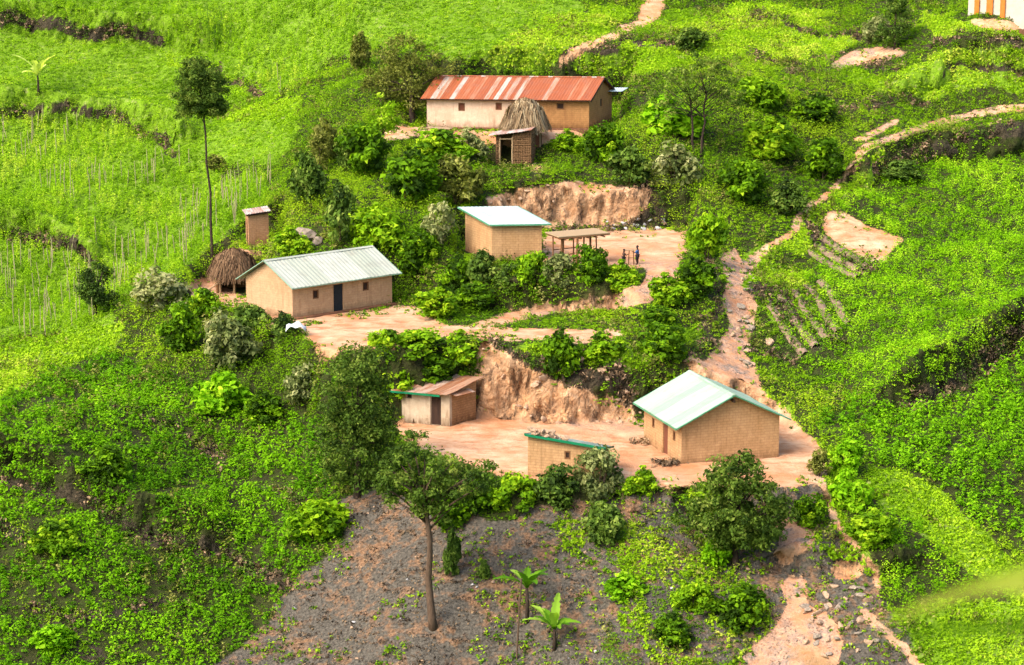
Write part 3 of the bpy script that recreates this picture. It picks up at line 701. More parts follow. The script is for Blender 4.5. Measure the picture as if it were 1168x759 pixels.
m.build('plinth',M['plinth'],t)
m=mb(t)
for a in (-.3,L+.3):
    for sgn in (-1,1):
        half=pl.L2/2; bar(m,pl.pt(a,half+sgn*(half+.5),Hh-rise/half*.5-.03),pl.pt(a,half+sgn*.04,Hh+rise-.02),.06,.14)
bar(m,pl.pt(-.25,-.42,Hh-.22),pl.pt(L+.25,-.42,Hh-.22),.07,.09)
m.build('roof_timber',M['dark_wood'],t)
m=mb(t); sheet(m,pl.pt(L+.05,pl.L2*.80,Hh+.02),pl.u1,unit(pl.u2+UP*.1),1.1,1.5,per=.2); m.build('awning',M['white_roof'],t)

# -- small mono-pitch building beside the upper yard
z=21.4; a0=at(561,296,z); 
pl=Plan((561,297),(618,296.5),(526,277),z,skew=14,L2=4.1)
pl.u1=np.array((math.cos(R(5)),math.sin(R(5)),0)); pl.u2=np.array((math.cos(R(117)),math.sin(R(117)),0)); pl.c=pl.pt(pl.L1/2,pl.L2/2,0)
H3=pl
t=thing('store_building',tuple(pl.c),'small orange brick building with plain white sloping roof, beside the pole shelter','hut')
hF,hB=2.45,2.86; m=mb(t); O=pl.P
wall_panel(m,O,pl.u1,pl.u2,pl.L1,hF,.2); wall_panel(m,O+pl.u2*pl.L2,pl.u1,-pl.u2,pl.L1,hB,.2)
dh=(hB-hF)/pl.L2
for o,ni in ((O,pl.u1),(O+pl.u1*pl.L1,-pl.u1)): wall_panel(m,o+pl.u2*.201,pl.u2,ni,pl.L2-.402,(hF+dh*.2,hB-dh*.2),.2)
m.build('wall',M['mudbrick'],t)
V=unit(pl.u2*pl.L2+UP*(hB-hF)); m=mb(t); o=O-pl.u1*.30-V*.35+UP*(hF+.06); lu=pl.L1+.75; lv=np.linalg.norm(pl.u2*pl.L2+UP*(hB-hF))+.8
sheet(m,o,pl.u1,V,lu,lv,per=.3); m.build('roof',M['white_roof'],t)
m=mb(t)
c=[o-UP*.03,o+pl.u1*lu-UP*.03,o+pl.u1*lu+V*lv-UP*.03,o+V*lv-UP*.03]
off=.03
bar(m,c[0]-V*off,c[1]-V*off,.03,.10); bar(m,c[1]+pl.u1*off,c[2]+pl.u1*off,.03,.10); bar(m,c[3]-pl.u1*off,c[0]-pl.u1*off,.03,.10); bar(m,c[2]+V*off,c[3]+V*off,.03,.1)
m.build('edge_trim',M['green_trim'],t)

# -- rusty shed against the cut bank
pl=Plan((513,487),(541,482),(457,481),14.5,skew=16)
pl.u1=np.array((math.cos(R(48)),math.sin(R(48)),0)); pl.u2=np.array((math.cos(R(159)),math.sin(R(159)),0)); pl.L1=2.35; pl.L2=3.2; pl.c=pl.pt(1.2,1.6,0)
H6=pl
z=14.5
# plan: origin the corner between the whitewashed door wall (side) and the rough block wall (front)
t=thing('rusty_shed',tuple(pl.c),'small shed with patched rusty roof and whitewashed wall against the orange bank','shed')
O=pl.P; hL=2.15; m=mb(t)
dr=(pl.L2*.10+.25,pl.L2*.10+.95,.02,1.85); wn=(pl.L2*.78,pl.L2*.78+.35,1.55,1.9)
wall_panel(m,O,pl.u2,pl.u1,pl.L2,hL,.2,[dr,wn]); w_=m.build('wall',M['greywash'],t); w_['label']='worn whitewashed wall with the doorway'
m=mb(t)
wall_panel(m,O+pl.u1*.201+pl.u2*.0,pl.u1,pl.u2,pl.L1-.201,(hL+.02,hL+.38),.22); wall_panel(m,O+pl.u1*.201+pl.u2*pl.L2,pl.u1,-pl.u2,pl.L1-.201,(hL+.02,hL+.38),.2)
wall_panel(m,O+pl.u1*pl.L1+pl.u2*.221,pl.u2,-pl.u1,pl.L2-.43,hL+.38,.2)
w_=m.build('wall',M['roughmud'],t); w_['label']='rough bare mud block wall'
opening_part(t,'door',M['dark_wood'],O,pl.u2,pl.u1,dr,.12); opening_part(t,'window',M['dark_wood'],O,pl.u2,pl.u1,wn,.1)
V=unit(pl.u1*pl.L1+UP*.40)
m=mb(t); sheet(m,O-pl.u2*.25-V*.55+UP*(hL+.0),pl.u2,V,pl.L2+.6,pl.L1+1.0,per=.25,wav=.10,seed=5); rf=m.build('roof',M['rust_old'],t)
m=mb(t); o=O-pl.u2*.27-V*.58+UP*(hL-.05); bar(m,o+pl.u2*.5,o+pl.u2*(pl.L2+.6),.03,.12); m.build('edge_trim',M['green_vivid'],t)
m=mb(t); sheet(m,O-pl.u2*.45+pl.u1*.0+UP*(hL-.22),pl.u1,unit(pl.u2*.9+UP*.25),1.7,.7,per=.25,wav=.06); p=m.build('loose_sheet',M['rust_old'],t)

# -- small shed with stones on its roof
pl=Plan((602,545),(686,552),(612,530),14.45,skew=12,L2=2.9)
H7=pl
t=thing('small_shed',tuple(pl.c),'small square mud brick shed with flat sheet roof weighed down by stones','shed')
O=pl.P; hF=2.45; hR=2.05; m=mb(t)
wn=(pl.L1*.50,pl.L1*.50+.34,1.25,1.72)
wall_panel(m,O,pl.u1,pl.u2,pl.L1,(hF,hR),.2,[wn]); wall_panel(m,O+pl.u2*pl.L2,pl.u1,-pl.u2,pl.L1,(hF-.72,hR-.72),.2)
wall_panel(m,O+pl.u2*.201,pl.u2,pl.u1,pl.L2-.402,(hF-.05,hF-.69),.2); wall_panel(m,O+pl.u1*pl.L1+pl.u2*.201,pl.u2,-pl.u1,pl.L2-.402,(hR-.05,hR-.69),.2)
m.build('wall',M['mudbrick'],t)
opening_part(t,'window',M['dark_wood'],O,pl.u1,pl.u2,wn,.08,frame=M['brown_wood'])
Ux=unit(pl.u1*pl.L1+UP*(hR-hF)); V=unit(pl.u2*pl.L2-UP*.72); o=O-Ux*.12-V*.3+UP*(hF+.05)
m=mb(t); sheet(m,o,Ux,V,pl.L1+.35,pl.L2+.55,per=.3,wav=.03); m.build('roof',M['stone_roof'],t)
m=mb(t); bar(m,o-V*.03-UP*.04,o+Ux*(pl.L1+.35)-V*.03-UP*.04,.04,.14); bar(m,o+Ux*(pl.L1+.38),o+Ux*(pl.L1+.38)+V*(pl.L2+.5),.04,.12); bar(m,o-Ux*.03,o-Ux*.03+V*(pl.L2+.5),.04,.12)
m.build('edge_trim',M['green_vivid'],t)
SHEDROOF=(o,Ux,V,pl.L1,pl.L2)

# -- stones
def rock_mesh(name, mat, seed, sub=2, jag=.28):
    bm=bmesh.new(); bmesh.ops.create_icosphere(bm,subdivisions=sub,radius=1); r=random.Random(seed)
    ph=[Vector((r.uniform(-1,1),r.uniform(-1,1),r.uniform(-1,1))).normalized() for _ in range(9)]; ds=[r.uniform(.35,.8) for _ in ph]
    for v in bm.verts:
        for p,d in zip(ph,ds):
            k=v.co.dot(p)
            if k>d: v.co-=p*(k-d)*.9
        v.co*=1+r.uniform(-.05,.05)
    me=bpy.data.meshes.new(name); bm.to_mesh(me); bm.free(); me.materials.append(mat); return me
RK=[rock_mesh('stone',M['tanrock'],i) for i in range(3)]; RG=[rock_mesh('boulder',M['rock'],i+9) for i in range(3)]; RW=[rock_mesh('pale_rock',M['whiterock'],i+20) for i in range(3)]
def rock(name, me, loc, s, label, group=None, cat='rock'):
    o=bpy.data.objects.new(name,me); COL.objects.link(o); o.location=loc; o.rotation_euler=(random.uniform(-.3,.3),random.uniform(-.3,.3),random.uniform(0,6.3))
    o.scale=(s*random.uniform(.9,1.35),s*random.uniform(.8,1.1),s*random.uniform(.55,.85)); return setp(o,label,cat,group)
so,sU,sV,sl1,sl2=SHEDROOF; nrm=unit(np.cross(sU,sV))
for i in range(48):
    a=abs(random.gauss(0,1.0))+.12; a=min(a,sl1*.62); b=random.uniform(.0,.9); s=random.uniform(.13,.24)
    rock('roof_stone',RK[i%3],tuple(so+sU*(a+.1)+sV*b+nrm*(s*.55+.03)+UP*(random.random()<.4)*.2*(a<1.5)),s,'loose tan stone lying on the flat roof of the small square shed','stones on the small shed roof','stone')

# -- tall brick latrine behind the left house
pl=Plan((284,283),(307,281),(280,277),21.2,skew=14,L2=1.7)
t=thing('brick_latrine',tuple(pl.c),'narrow reddish brick outhouse with flat tin lid behind the grey roofed house','outhouse')
m=mb(t); O=pl.P; hh=2.35
wall_panel(m,O,pl.u1,pl.u2,pl.L1,hh,.16,base=-1.2); wall_panel(m,O+pl.u2*pl.L2,pl.u1,-pl.u2,pl.L1,hh,.16,base=-1.2)
wall_panel(m,O+pl.u2*.161,pl.u2,pl.u1,pl.L2-.322,hh,.16,[(.35,1.0,.05,1.9)],base=-1.2); wall_panel(m,O+pl.u1*pl.L1+pl.u2*.161,pl.u2,-pl.u1,pl.L2-.322,hh,.16,base=-1.2)
m.build('wall',M['redbrick'],t)
m=mb(t); sheet(m,O-pl.u1*.22-pl.u2*.25+UP*(hh+.05),unit(pl.u1+UP*.07),pl.u2,pl.L1+.4,pl.L2+.5,per=.2); m.build('roof',M['pink_tin'],t)
for b in (-.15,pl.L2+.15):
    m=mb(t); bar(m,pl.pt(-.15,b,hh-.02),pl.pt(pl.L1+.12,b,hh+.08),.08,.08); m.build('roof_timber',M['dark_wood'],t)

# -- straw
def straw_mesh(name, blades, mat, parent, origin):
    V=[];Fc=[];T=[]
    for a,b,w,side in blades:
        k=len(V); V+=[a-side*w,a+side*w,b+side*w*.3,b-side*w*.3]; Fc.append((k,k+1,k+2,k+3)); T+=[random.random()]*4
    me=bpy.data.meshes.new(name); me.from_pydata([tuple(v-origin) for v in V],[],Fc); at_=me.attributes.new('tint','FLOAT','POINT'); at_.data.foreach_set('value',T); me.update(); me.materials.append(mat)
    o=bpy.data.objects.new(name,me); COL.objects.link(o); o.parent=parent; return o
def thatch(parent, apex, r, drop, origin, mat, nb=2200, sq=1.0, ax=np.array((1.,0,0)), bulge=1.0, shag=1.2):
    ay=np.cross(UP,ax); bl=[]
    for _ in range(nb):
        th=random.uniform(0,2*math.pi); s=random.random()**.7; s0=max(0,s-.10); s1=min(1.06+.09*shag,s+random.uniform(.2,.38)*(.7+.3*shag))
        def P(s,th):
            rr=r*s*(1+.06*math.sin(5*th)); return apex+ax*math.cos(th)*rr*sq+ay*math.sin(th)*rr-UP*drop*s**2.1
        lift=random.uniform(.0,.10)*shag*shag
        a=P(s0,th)+UP*(lift+.05); b=P(s1,th+random.gauss(0,.12*shag))+UP*(random.uniform(-.10,.10)*shag)
        side=unit(np.cross(b-a,UP)); bl.append((a,b,random.uniform(.018,.03+.012*shag),side))
    # body under the straw: a closed cone shell
    m=MB(origin); n=24; ring=[]; pts=[]
    for k,s in enumerate((.04,.35,.7,1.0)):
        for i in range(n):
            th=2*math.pi*i/n; rr=r*s; pts.append(apex+ax*math.cos(th)*rr*sq+ay*math.sin(th)*rr-UP*(drop*s**2.1+.02))
    fs=[(k*n+i,k*n+(i+1)%n,(k+1)*n+(i+1)%n,(k+1)*n+i) for k in range(3) for i in range(n)]+[tuple(range(n))]
    m.add(pts,fs); body=m.build('thatch_roof',M['stick'],parent,True)
    straw_mesh('thatch_straw',bl,mat,body,origin)
def pole(mbx, a, b, r=.05): mbx.tube([np.asarray(a),(np.asarray(a)+np.asarray(b))/2+np.array((random.uniform(-.03,.03),random.uniform(-.03,.03),0)),np.asarray(b)],[r*1.1,r,r*.9],7)

# -- thatched round hut in front of the long house
hb=on(599,167); hb[1]+=.9; hb[2]=min(hb[2],float(ground(hb[0],hb[1]-1)))+.0
t=thing('thatched_hut',tuple(hb),'round hut with shaggy conical straw roof in front of the long house','hut')
org=hb; m=MB(org); n=28
for i in range(n):
    th=2*math.pi*i/n
    if -2.0 < ((th-R(-55)+math.pi)%(2*math.pi)-math.pi)*4 < 2.0: continue
    p=hb+np.array((math.cos(th)*1.12,math.sin(th)*1.12,-.3)); pole(m,p,p+UP*2.45,.15)
m.build('wall',M['stick'],t)
m=MB(org); c=hb+np.array((math.cos(R(-55))*1.15,math.sin(R(-55))*1.15,.85)); d=np.array((math.cos(R(35)),math.sin(R(35)),0))
m.box(c,1.0,.06,1.8,d,np.cross(UP,d),UP); dd=m.build('door',M['red_wood'],t)
m=MB(org)
for s in (-.56,.56): m.box(c+d*s,.1,.1,1.95,d,np.cross(UP,d),UP)
m.build('frame',M['pale_wood'],dd)
thatch(t,hb+UP*3.1,1.6,1.15,org,M['straw'],2400,shag=2.4)

# -- woven stick shack with tilted sheet roof
pl=Plan((578,189),(606,188),(567,187),25.2,skew=20,L2=1.0)
P0=at(566,188,25.15); P1=at(605,189,25.15); ax=unit(P1-P0); ay=np.cross(UP,ax); W=np.linalg.norm(P1-P0); D=2.2
t=thing('stick_shack',tuple(P0+ax*W/2+ay*D/2),'little shack of woven sticks with open doorway and tilted tin sheet roof','shack')
m=mb(t); r_=random.Random(3)
def stickwall(a,b,h0,h1):
    L=np.linalg.norm(b-a); d=(b-a)/L; k=int(L/.13)
    for i in range(k+1):
        q=i/k; p=a+d*L*q; pole(m,p-UP*.2,p+UP*(h0+(h1-h0)*q)+d*r_.uniform(-.05,.05),r_.uniform(.03,.05))
    nz=int(min(h0,h1)/.16)
    for j in range(nz):
        zz=.1+j*.16; pole(m,a+UP*(zz+r_.uniform(-.05,.05))-np.cross(d,UP)*-.05,b+UP*(zz+r_.uniform(-.06,.06))-np.cross(d,UP)*-.05,r_.uniform(.025,.04))
    nb=np.cross(d,UP)
hl,hr=2.15,2.55
dx=.30; dw=.95
stickwall(P0+ax*(dx+dw),P1,hl+.15,hr); stickwall(P1,P1+ay*D,hr,hr+.1); stickwall(P0+ay*D,P1+ay*D,hl,hr); stickwall(P0,P0+ay*D,hl,hl+.1); stickwall(P0,P0+ax*dx,hl,hl+.05)
m.build('wall',M['stick'],t)
m=mb(t)                                     # mud daub behind the sticks
wall_panel(m,P0+ax*(dx+dw)+ay*.07,ax,ay,W-dx-dw,(hl+.1,hr),.06,base=0); wall_panel(m,P1-ax*.07+ay*.15,ay,-ax,D-.2,hr,.06,base=0); wall_panel(m,P0+ax*.07+ay*.15,ay,ax,D-.2,hl,.06,base=0); wall_panel(m,P0+ay*(D-.07),ax,-ay,W,(hl,hr),.06,base=0)
m.build('daub',M['roughmud'],t)
Ux=unit(ax*W+UP*(hr-hl)); m=mb(t); sheet(m,P0-Ux*.55-ay*.45+UP*(hl+.16),Ux,unit(ay*1-UP*.01),W+.75,D+.5,per=.22,wav=.05); m.build('roof',M['pink_tin'],t)
m=mb(t); pole(m,P0+ax*(dx)-ay*.03-UP*.2,P0+ax*dx-ay*.03+UP*2.1,.06); pole(m,P0+ax*(dx+dw)-ay*.03-UP*.2,P0+ax*(dx+dw)-ay*.03+UP*2.15,.06); pole(m,P0+ax*dx-ay*.05+UP*1.95,P0+ax*(dx+dw)-ay*.05+UP*1.98,.05); m.build('door_frame',M['pale_wood'],t)

# -- thatched cooking shelter left of the grey roofed house
kb=at(266,334,19.0)
t=thing('cooking_shelter',tuple(kb),'low open cooking shelter under brown thatch left of the grey roofed house','shelter')
kx=np.array((1.,.05,0)); kx=unit(kx); ky=np.cross(UP,kx)
for a,b in ((-.85,-.2),(.1,-.35),(.95,-.2),(-.9,1.7),(1.0,1.7)):
    m=MB(kb); pole(m,kb+kx*a+ky*b-UP*.3,kb+kx*a+ky*b+UP*1.75,.08); m.build('post',M['pale_wood'],t)
m=MB(kb); wall_panel(m,kb-kx*1.1+ky*1.8,kx,ky,2.3,1.7,.15); wall_panel(m,kb-kx*1.15-ky*.0,ky,kx,1.7,1.6,.15); m.build('wall',M['roughmud'],t)
m=MB(kb); pole(m,kb-kx*2.1-ky*.9+UP*.05,kb+kx*.5-ky*.5+UP*1.75,.06); m.build('leaning_pole',M['pale_wood'],t)
thatch(t,kb+ky*.8+UP*2.5,1.55,1.0,kb,M['straw_old'],2000,1.0,kx,shag=2.1)

# -- pole shelter with flat top on the upper yard
z=21.4; A=at(643,306,z); B=at(687,302,z); ax=unit(B-A); ay=np.cross(UP,ax); W=np.linalg.norm(B-A); D=1.9
t=thing('pole_shelter',tuple((A+B)/2+ay*D/2),'open shelter of thin poles carrying a flat straw and plank top','shelter')
for k,(a,b,rr) in enumerate(((0,.15,.08),(.30,-.15,.085),(.05,1,.05),(.33,1,.05),(.58,1,.05),(.80,.35,.08),(.84,.95,.06),(.97,.4,.05),(1.0,.95,.05))):
    m=mb(t); pole(m,A+ax*W*a+ay*D*b-UP*.3,A+ax*W*a+ay*D*b+UP*1.98,rr); m.build('post',M['brown_wood'],t)
m=mb(t)
for j in range(13):
    q=j/12; pole(m,A-ax*.45+ay*(D*q-.2)+UP*(2.03+random.uniform(0,.05)),B+ax*.45+ay*(D*q-.2)+UP*(2.03+random.uniform(0,.05)),.055)
for j in range(6):
    q=j/5; pole(m,A+ax*W*q-ay*.3+UP*1.95,A+ax*W*q+ay*(D+.1)+UP*1.95,.05)
m.build('top',M['brown_wood'],t)
m=mb(t); o=A-ax*.5-ay*.25+UP*2.12; m.hexa([o,o+ax*(W+.9),o+ax*(W+.9)+ay*(D+.2),o+ay*(D+.2),o+UP*.05,o+ax*(W+.9)+UP*.05,o+ax*(W+.9)+ay*(D+.2)+UP*.05,o+ay*(D+.2)+UP*.05]); m.build('mat_cover',M['pale_wood'],t)
m=mb(t); pole(m,A+ax*W*.05+ay*D+UP*.9,B+ay*D+UP*.95,.035); m.build('rail',M['brown_wood'],t)
m=mb(t); pole(m,A+ax*.1+UP*.85,A+ax*W*.3+UP*.95,.04); m.build('rail',M['brown_wood'],t)

# -- bench rack left of the shack
a=on(488,158); b=on(511,158); a[2]=b[2]=max(a[2],b[2]); ax=unit(b-a); ay=np.cross(UP,ax); W=np.linalg.norm(b-a)
t=thing('wooden_bench',tuple((a+b)/2),'low wooden drying bench on short legs below the plastered wall','bench')
m=mb(t)
for j in range(5): m.box((a+b)/2+ay*(j*.16)+UP*.62,W+.3,.13,.05,ax,ay,UP)
m.build('top',M['pale_wood'],t)
for i in (0,1):
    for j in (0,1):
        m=mb(t); p=a+ax*W*i+ay*j*.62; pole(m,p-UP*.5,p+UP*.6,.05); m.build('leg',M['brown_wood'],t)

# -- small wooden stand between the two children
z=21.4; a=at(720,302,z)
t=thing('wooden_stand',tuple(a),'little two-legged wooden stand between the two children','stand')
m=mb(t); m.box(a+UP*1.0,.85,.3,.05); m.build('top',M['pale_wood'],t)
for s in (-.18,.18):
    m=mb(t); pole(m,a+np.array((s,0,-.1)),a+np.array((s*.8,0,.98)),.035); m.build('leg',M['brown_wood'],t)
m=mb(t); pole(m,a+np.array((-.18,0,.45)),a+np.array((.18,0,.47)),.025); m.build('rail',M['brown_wood'],t)

# -- pale building with orange pillars, only its lower corner in the picture
A=atY(1104,16,192); B=atY(1172,32,189.0); z=min(A[2],B[2]); A[2]=B[2]=z
ax=unit(B-A); ay=np.cross(UP,ax)
t=thing('pillared_building',tuple(A+ax*4),'cream building with orange painted pillars at the upper right corner','building')
m=mb(t); wall_panel(m,A,ax,ay,9.0,3.4,.3,base=-2.0); wall_panel(m,A+ay*.301,ay,ax,6,3.4,.3,base=-2.0); wall_panel(m,A+ax*9+ay*.301,ay,-ax,6,3.4,.3,base=-2); wall_panel(m,A+ay*6.302,ax,-ay,9,3.4,.3,base=-2); m.build('wall',M['cream'],t)
for x,w in ((.82,.42),(1.95,.55),(3.1,.42)):
    m=mb(t); m.box(A+ax*x-ay*.08+UP*.7,w,.155,5.4,ax,ay,UP); m.build('pillar',M['orange'],t)
m=mb(t); m.hexa([A-ax*.4-ay*.7-UP*2.2,A+ax*9.4-ay*.7-UP*2.2,A+ax*9.4-ay*.003-UP*2.2,A-ax*.4-ay*.003-UP*2.2,A-ax*.4-ay*.6-UP*.15,A+ax*9.4-ay*.6-UP*.15,A+ax*9.4-ay*.17-UP*.1,A-ax*.4-ay*.17-UP*.1]); m.build('plinth',M['plinth'],t)
m=mb(t); sheet(m,A-ax*.5-ay*.6+UP*3.5,ax,unit(ay*1+UP*.35),10,3.9,per=.3); sheet(m,A-ax*.5+ay*6.9+UP*3.5,ax,unit(-ay*1+UP*.35),10,3.9,per=.3); m.build('roof',M['grey_roof'],t)
# ------------------------------------------------------------------ foliage
def norm_rows(a): return a/np.maximum(np.linalg.norm(a, axis=1, keepdims=True), 1e-9)
def leaf_arrays(c, nrm, ln, wd, r, hang=None):
    """one folded rhombus per leaf: centres, normals, lengths, widths"""
    k = len(c); t = r.normal(size=(k,3)); 
    if hang is not None: t = t*(1-hang)+np.array((0,0,-1.))*hang*1.5
    a = norm_rows(t-nrm*np.sum(t*nrm,1,keepdims=True)); b = np.cross(nrm, a)
    ln = ln[:,None]; wd = wd[:,None]
    v = np.stack([c-a*ln*.5, c+b*wd*.5+nrm*wd*.18+a*ln*.05, c+a*ln*.5-nrm*ln*.12, c-b*wd*.5+nrm*wd*.18+a*ln*.05], 1)
    return v.reshape(-1,3)
def mesh_from(name, v, tint, mat, per=4):
    me = bpy.data.meshes.new(name); nf = len(v)//per
    me.vertices.add(len(v)); me.vertices.foreach_set('co', v.astype(np.float32).ravel())
    me.loops.add(nf*per); me.loops.foreach_set('vertex_index', np.arange(nf*per, dtype=np.int32))
    me.polygons.add(nf); me.polygons.foreach_set('loop_start', (np.arange(nf)*per).astype(np.int32))
    a = me.attributes.new('tint', 'FLOAT', 'POINT'); a.data.foreach_set('value', np.repeat(tint, per).astype(np.float32))
    me.update(); me.materials.append(mat); return me
def clump_leaves(P, rad, hgt, k, ln, tint, r, up=.7, flat=.6, dt=.065, hang=None):
    """k leaves round every point P, in a dome of radius rad and height hgt"""
    n = len(P); d = r.normal(size=(n,k,3)); d /= np.linalg.norm(d, axis=2, keepdims=True); d[...,2] = np.abs(d[...,2])
    q = r.random((n,k,1))**.45
    off = d*q*np.stack([rad, rad, hgt], -1)[:,None,:]
    c = (P[:,None,:]+off).reshape(-1,3)
    nr = norm_rows((d*flat+np.array((0,0,up))+r.normal(size=d.shape)*.45).reshape(-1,3))
    L = (ln[:,None]*r.uniform(.6,1.3,(n,k))).ravel()
    T = np.clip((tint[:,None]+r.normal(size=(n,k))*dt).ravel(), 0, 1)
    return leaf_arrays(c, nr, L, L*r.uniform(.42,.7,L.shape), r, hang), T
def g_(c, s=1.0): q=lin1(c); return (q[0]*1.22*s, q[1]*1.0*s, q[2]*s)
LIME=[g_((58,100,6)),g_((92,150,6)),g_((122,184,12)),g_((160,208,44))]
M['leaf_lime']=mat_leaf('lime_crop_leaves',LIME,.40)
M['leaf_bean']=mat_leaf('bean_leaves',[g_((56,92,10)),g_((96,146,12)),g_((130,180,24)),g_((172,200,66))],0.38)
M['leaf_grass']=mat_leaf('grass_blades',[g_((70,110,12)),g_((110,160,14)),g_((140,184,30)),g_((174,184,84))],.35)
M['leaf_big']=mat_leaf('broad_crop_leaves',[g_((42,84,6)),g_((80,138,8)),g_((114,176,14)),g_((158,206,44))],0.4)
M['leaf_bush']=mat_leaf('bush_leaves',[g_((34,60,10)),g_((68,112,10)),g_((106,156,14)),g_((144,184,32))],0.36)
M['leaf_dark']=mat_leaf('dark_leaves',[g_((30,48,18)),g_((54,82,26)),g_((80,114,36)),g_((118,144,62))],0.25)
M['leaf_grey']=mat_leaf('grey_green_leaves',[g_((56,72,36)),g_((84,104,52)),g_((112,130,74)),g_((146,158,106))],0.28)
M['leaf_dry']=mat_leaf('dry_weeds',[g_((58,52,42),.8),g_((96,88,68),.8),g_((140,126,96),.8),g_((176,160,124),.8)],0.2)
M['leaf_banana']=mat_leaf('banana_leaves',[g_((46,88,14)),g_((72,122,20)),g_((100,150,34)),g_((136,178,66))],0.4)
M['leaf_pale']=mat_leaf('pale_banana_leaves',[g_((150,190,70)),g_((200,220,130))],.4)
M['leaf_tree']=mat_leaf('tree_leaves',[g_((34,56,16)),g_((60,90,26)),g_((86,116,38)),g_((120,142,62))],0.3)
M['leaf_olive']=mat_leaf('olive_green_leaves',[g_((50,60,22)),g_((78,92,32)),g_((104,120,46)),g_((134,144,76))],0.28)

# ground cover: every class of the land-cover map has its own plants
def scatter_points(dens, seed):
    r = np.random.default_rng(seed); x0,x1,y0,y1 = -66,66,103,246
    n = int((x1-x0)*(y1-y0)*dens); x = r.uniform(x0,x1,n); y = r.uniform(y0,y1,n); z = ground(x,y)
    u, v = proj(x,y,z); k = (u > -260) & (u < 1430) & (v > -190) & (v < 880)
    P = np.stack([x,y,z],-1)[k]; u = u[k]; v = v[k]
    n = int((x1-x0)*(y1-y0)*min(dens,9)*9); x = r.uniform(x0,x1,n); y = r.uniform(y0,y1,n)     # steep faces hold as many plants per square metre
    g = np.hypot(ground(x,y+.25)-ground(x,y-.25), ground(x+.25,y)-ground(x-.25,y))/.5
    k = r.random(n) < (np.sqrt(1+g*g)-1)/9*max(1,dens/9); x=x[k]; y=y[k]; z=ground(x,y)+r.normal(size=len(x))*.25; y = y-r.uniform(.0,.35,len(y))
    u2, v2 = proj(x,y,z); k = (u2 > -260) & (u2 < 1430) & (v2 > -190) & (v2 < 880)
    P = np.concatenate([P, np.stack([x,y,z],-1)[k]]); return P, np.concatenate([u,u2[k]]), np.concatenate([v,v2[k]]), r
FOOT = [(h.P, h.u1, h.u2, h.L1, h.L2) for h in (H1,H5,HL,H3,H6,H7)]
def clear_of_houses(p, pad=.35):
    ok = np.ones(len(p), bool)
    for P,u1,u2,L1,L2 in FOOT:
        d = p[:,:2]-P[None,:2]; M2 = np.linalg.inv(np.array([[u1[0],u2[0]],[u1[1],u2[1]]])); q = d@M2.T
        ok &= ~((q[:,0] > -pad)&(q[:,0] < L1+pad)&(q[:,1] > -pad)&(q[:,1] < L2+pad))
    for c, rr in ((kb+np.array((0,.8,0)),2.0),(hb,1.6),(P0+np.array((1.2,1.2,0)),1.6)):
        ok &= np.hypot(p[:,0]-c[0],p[:,1]-c[1]) > rr
    return ok
def stuff(name, parts, mat, label, cat):
    v = np.concatenate([p[0] for p in parts]); t = np.concatenate([p[1] for p in parts])
    o = bpy.data.objects.new(name, mesh_from(name, v, t, mat)); COL.objects.link(o); print(name, len(t))
    return setp(o, label, cat, kind='stuff')
def sel(P,u,v,r,ks,jit=3.0):
    c = cover_at(P[:,0], P[:,1], u+r.normal(size=len(u))*jit, v+r.normal(size=len(u))*jit*.6)
    k = np.isin(c, ks) & clear_of_houses(P); return P[k], u[k], v[k]
# default mixed scrub
DIRTNEAR = blur(dirt,5)
P,u,v,r = scatter_points(7.0, 11); P,u,v = sel(P,u,v,r,[1,10,7])
n1 = vnoise(P[:,0],P[:,1],2.5,31); n2 = vnoise(P[:,0],P[:,1],9,32); n3 = vnoise(P[:,0],P[:,1],1.3,33)
keep = (n3 > .16) & ((mlook(CLS,u,v) != 10) | (vnoise(P[:,0],P[:,1],1.9,39) > .44)) & ((mlook(CLS,u,v) != 7) | (vnoise(P[:,0],P[:,1],1.5,40) > .56)); P,n1,n2,n3 = P[keep],n1[keep],n2[keep],n3[keep]
hh = .15+1.5*np.clip(n1*1.6-.4,0,1)**1.5*r.uniform(.6,1.15,len(P))
tint = np.clip(.30+.65*n2*.8+.3*(n1-.5)+.25*(n3-.5)+r.normal(size=len(P))*.07,0,1)
hh = hh*np.clip(1.15-1.9*mlin(DIRTNEAR,*proj(P[:,0],P[:,1],P[:,2])),.2,1)
stuff('scrub_cover',[clump_leaves(P,.22+.20*hh,hh,22,np.full(len(P),.13),tint,r,up=.9)],M['leaf_bush'],'dense mixed green scrub covering the slopes between the yards','scrub')
P,u,v,r = scatter_points(9.0, 10); P,u,v = sel(P,u,v,r,[1,2,4,5,8,9,10])
n2 = vnoise(P[:,0],P[:,1],6,35); n3 = vnoise(P[:,0],P[:,1],1.0,36)
stuff('undergrowth',[clump_leaves(P,np.full(len(P),.22),.06+.16*n3,6,np.full(len(P),.15),np.clip(.1+.5*n2+.3*n3+r.normal(size=len(P))*.07,0,1),r)],M['leaf_bush'],'low green undergrowth carpeting the slopes between taller plants','undergrowth')
P,u,v,r = scatter_points(4.5, 9); P,u,v = sel(P,u,v,r,[1,3,7,8,10])
k = (vnoise(P[:,0],P[:,1],2.6,37)*.6+vnoise(P[:,0],P[:,1],.8,38)*.4 > .58); P = P[k]
stuff('dry_brush',[clump_leaves(P,np.full(len(P),.28),r.uniform(.15,.9,len(P)),12,np.full(len(P),.17),r.random(len(P)),r,up=.2,flat=1.0)],M['leaf_olive'],'patches of olive brown dry brush among the green scrub','brush')
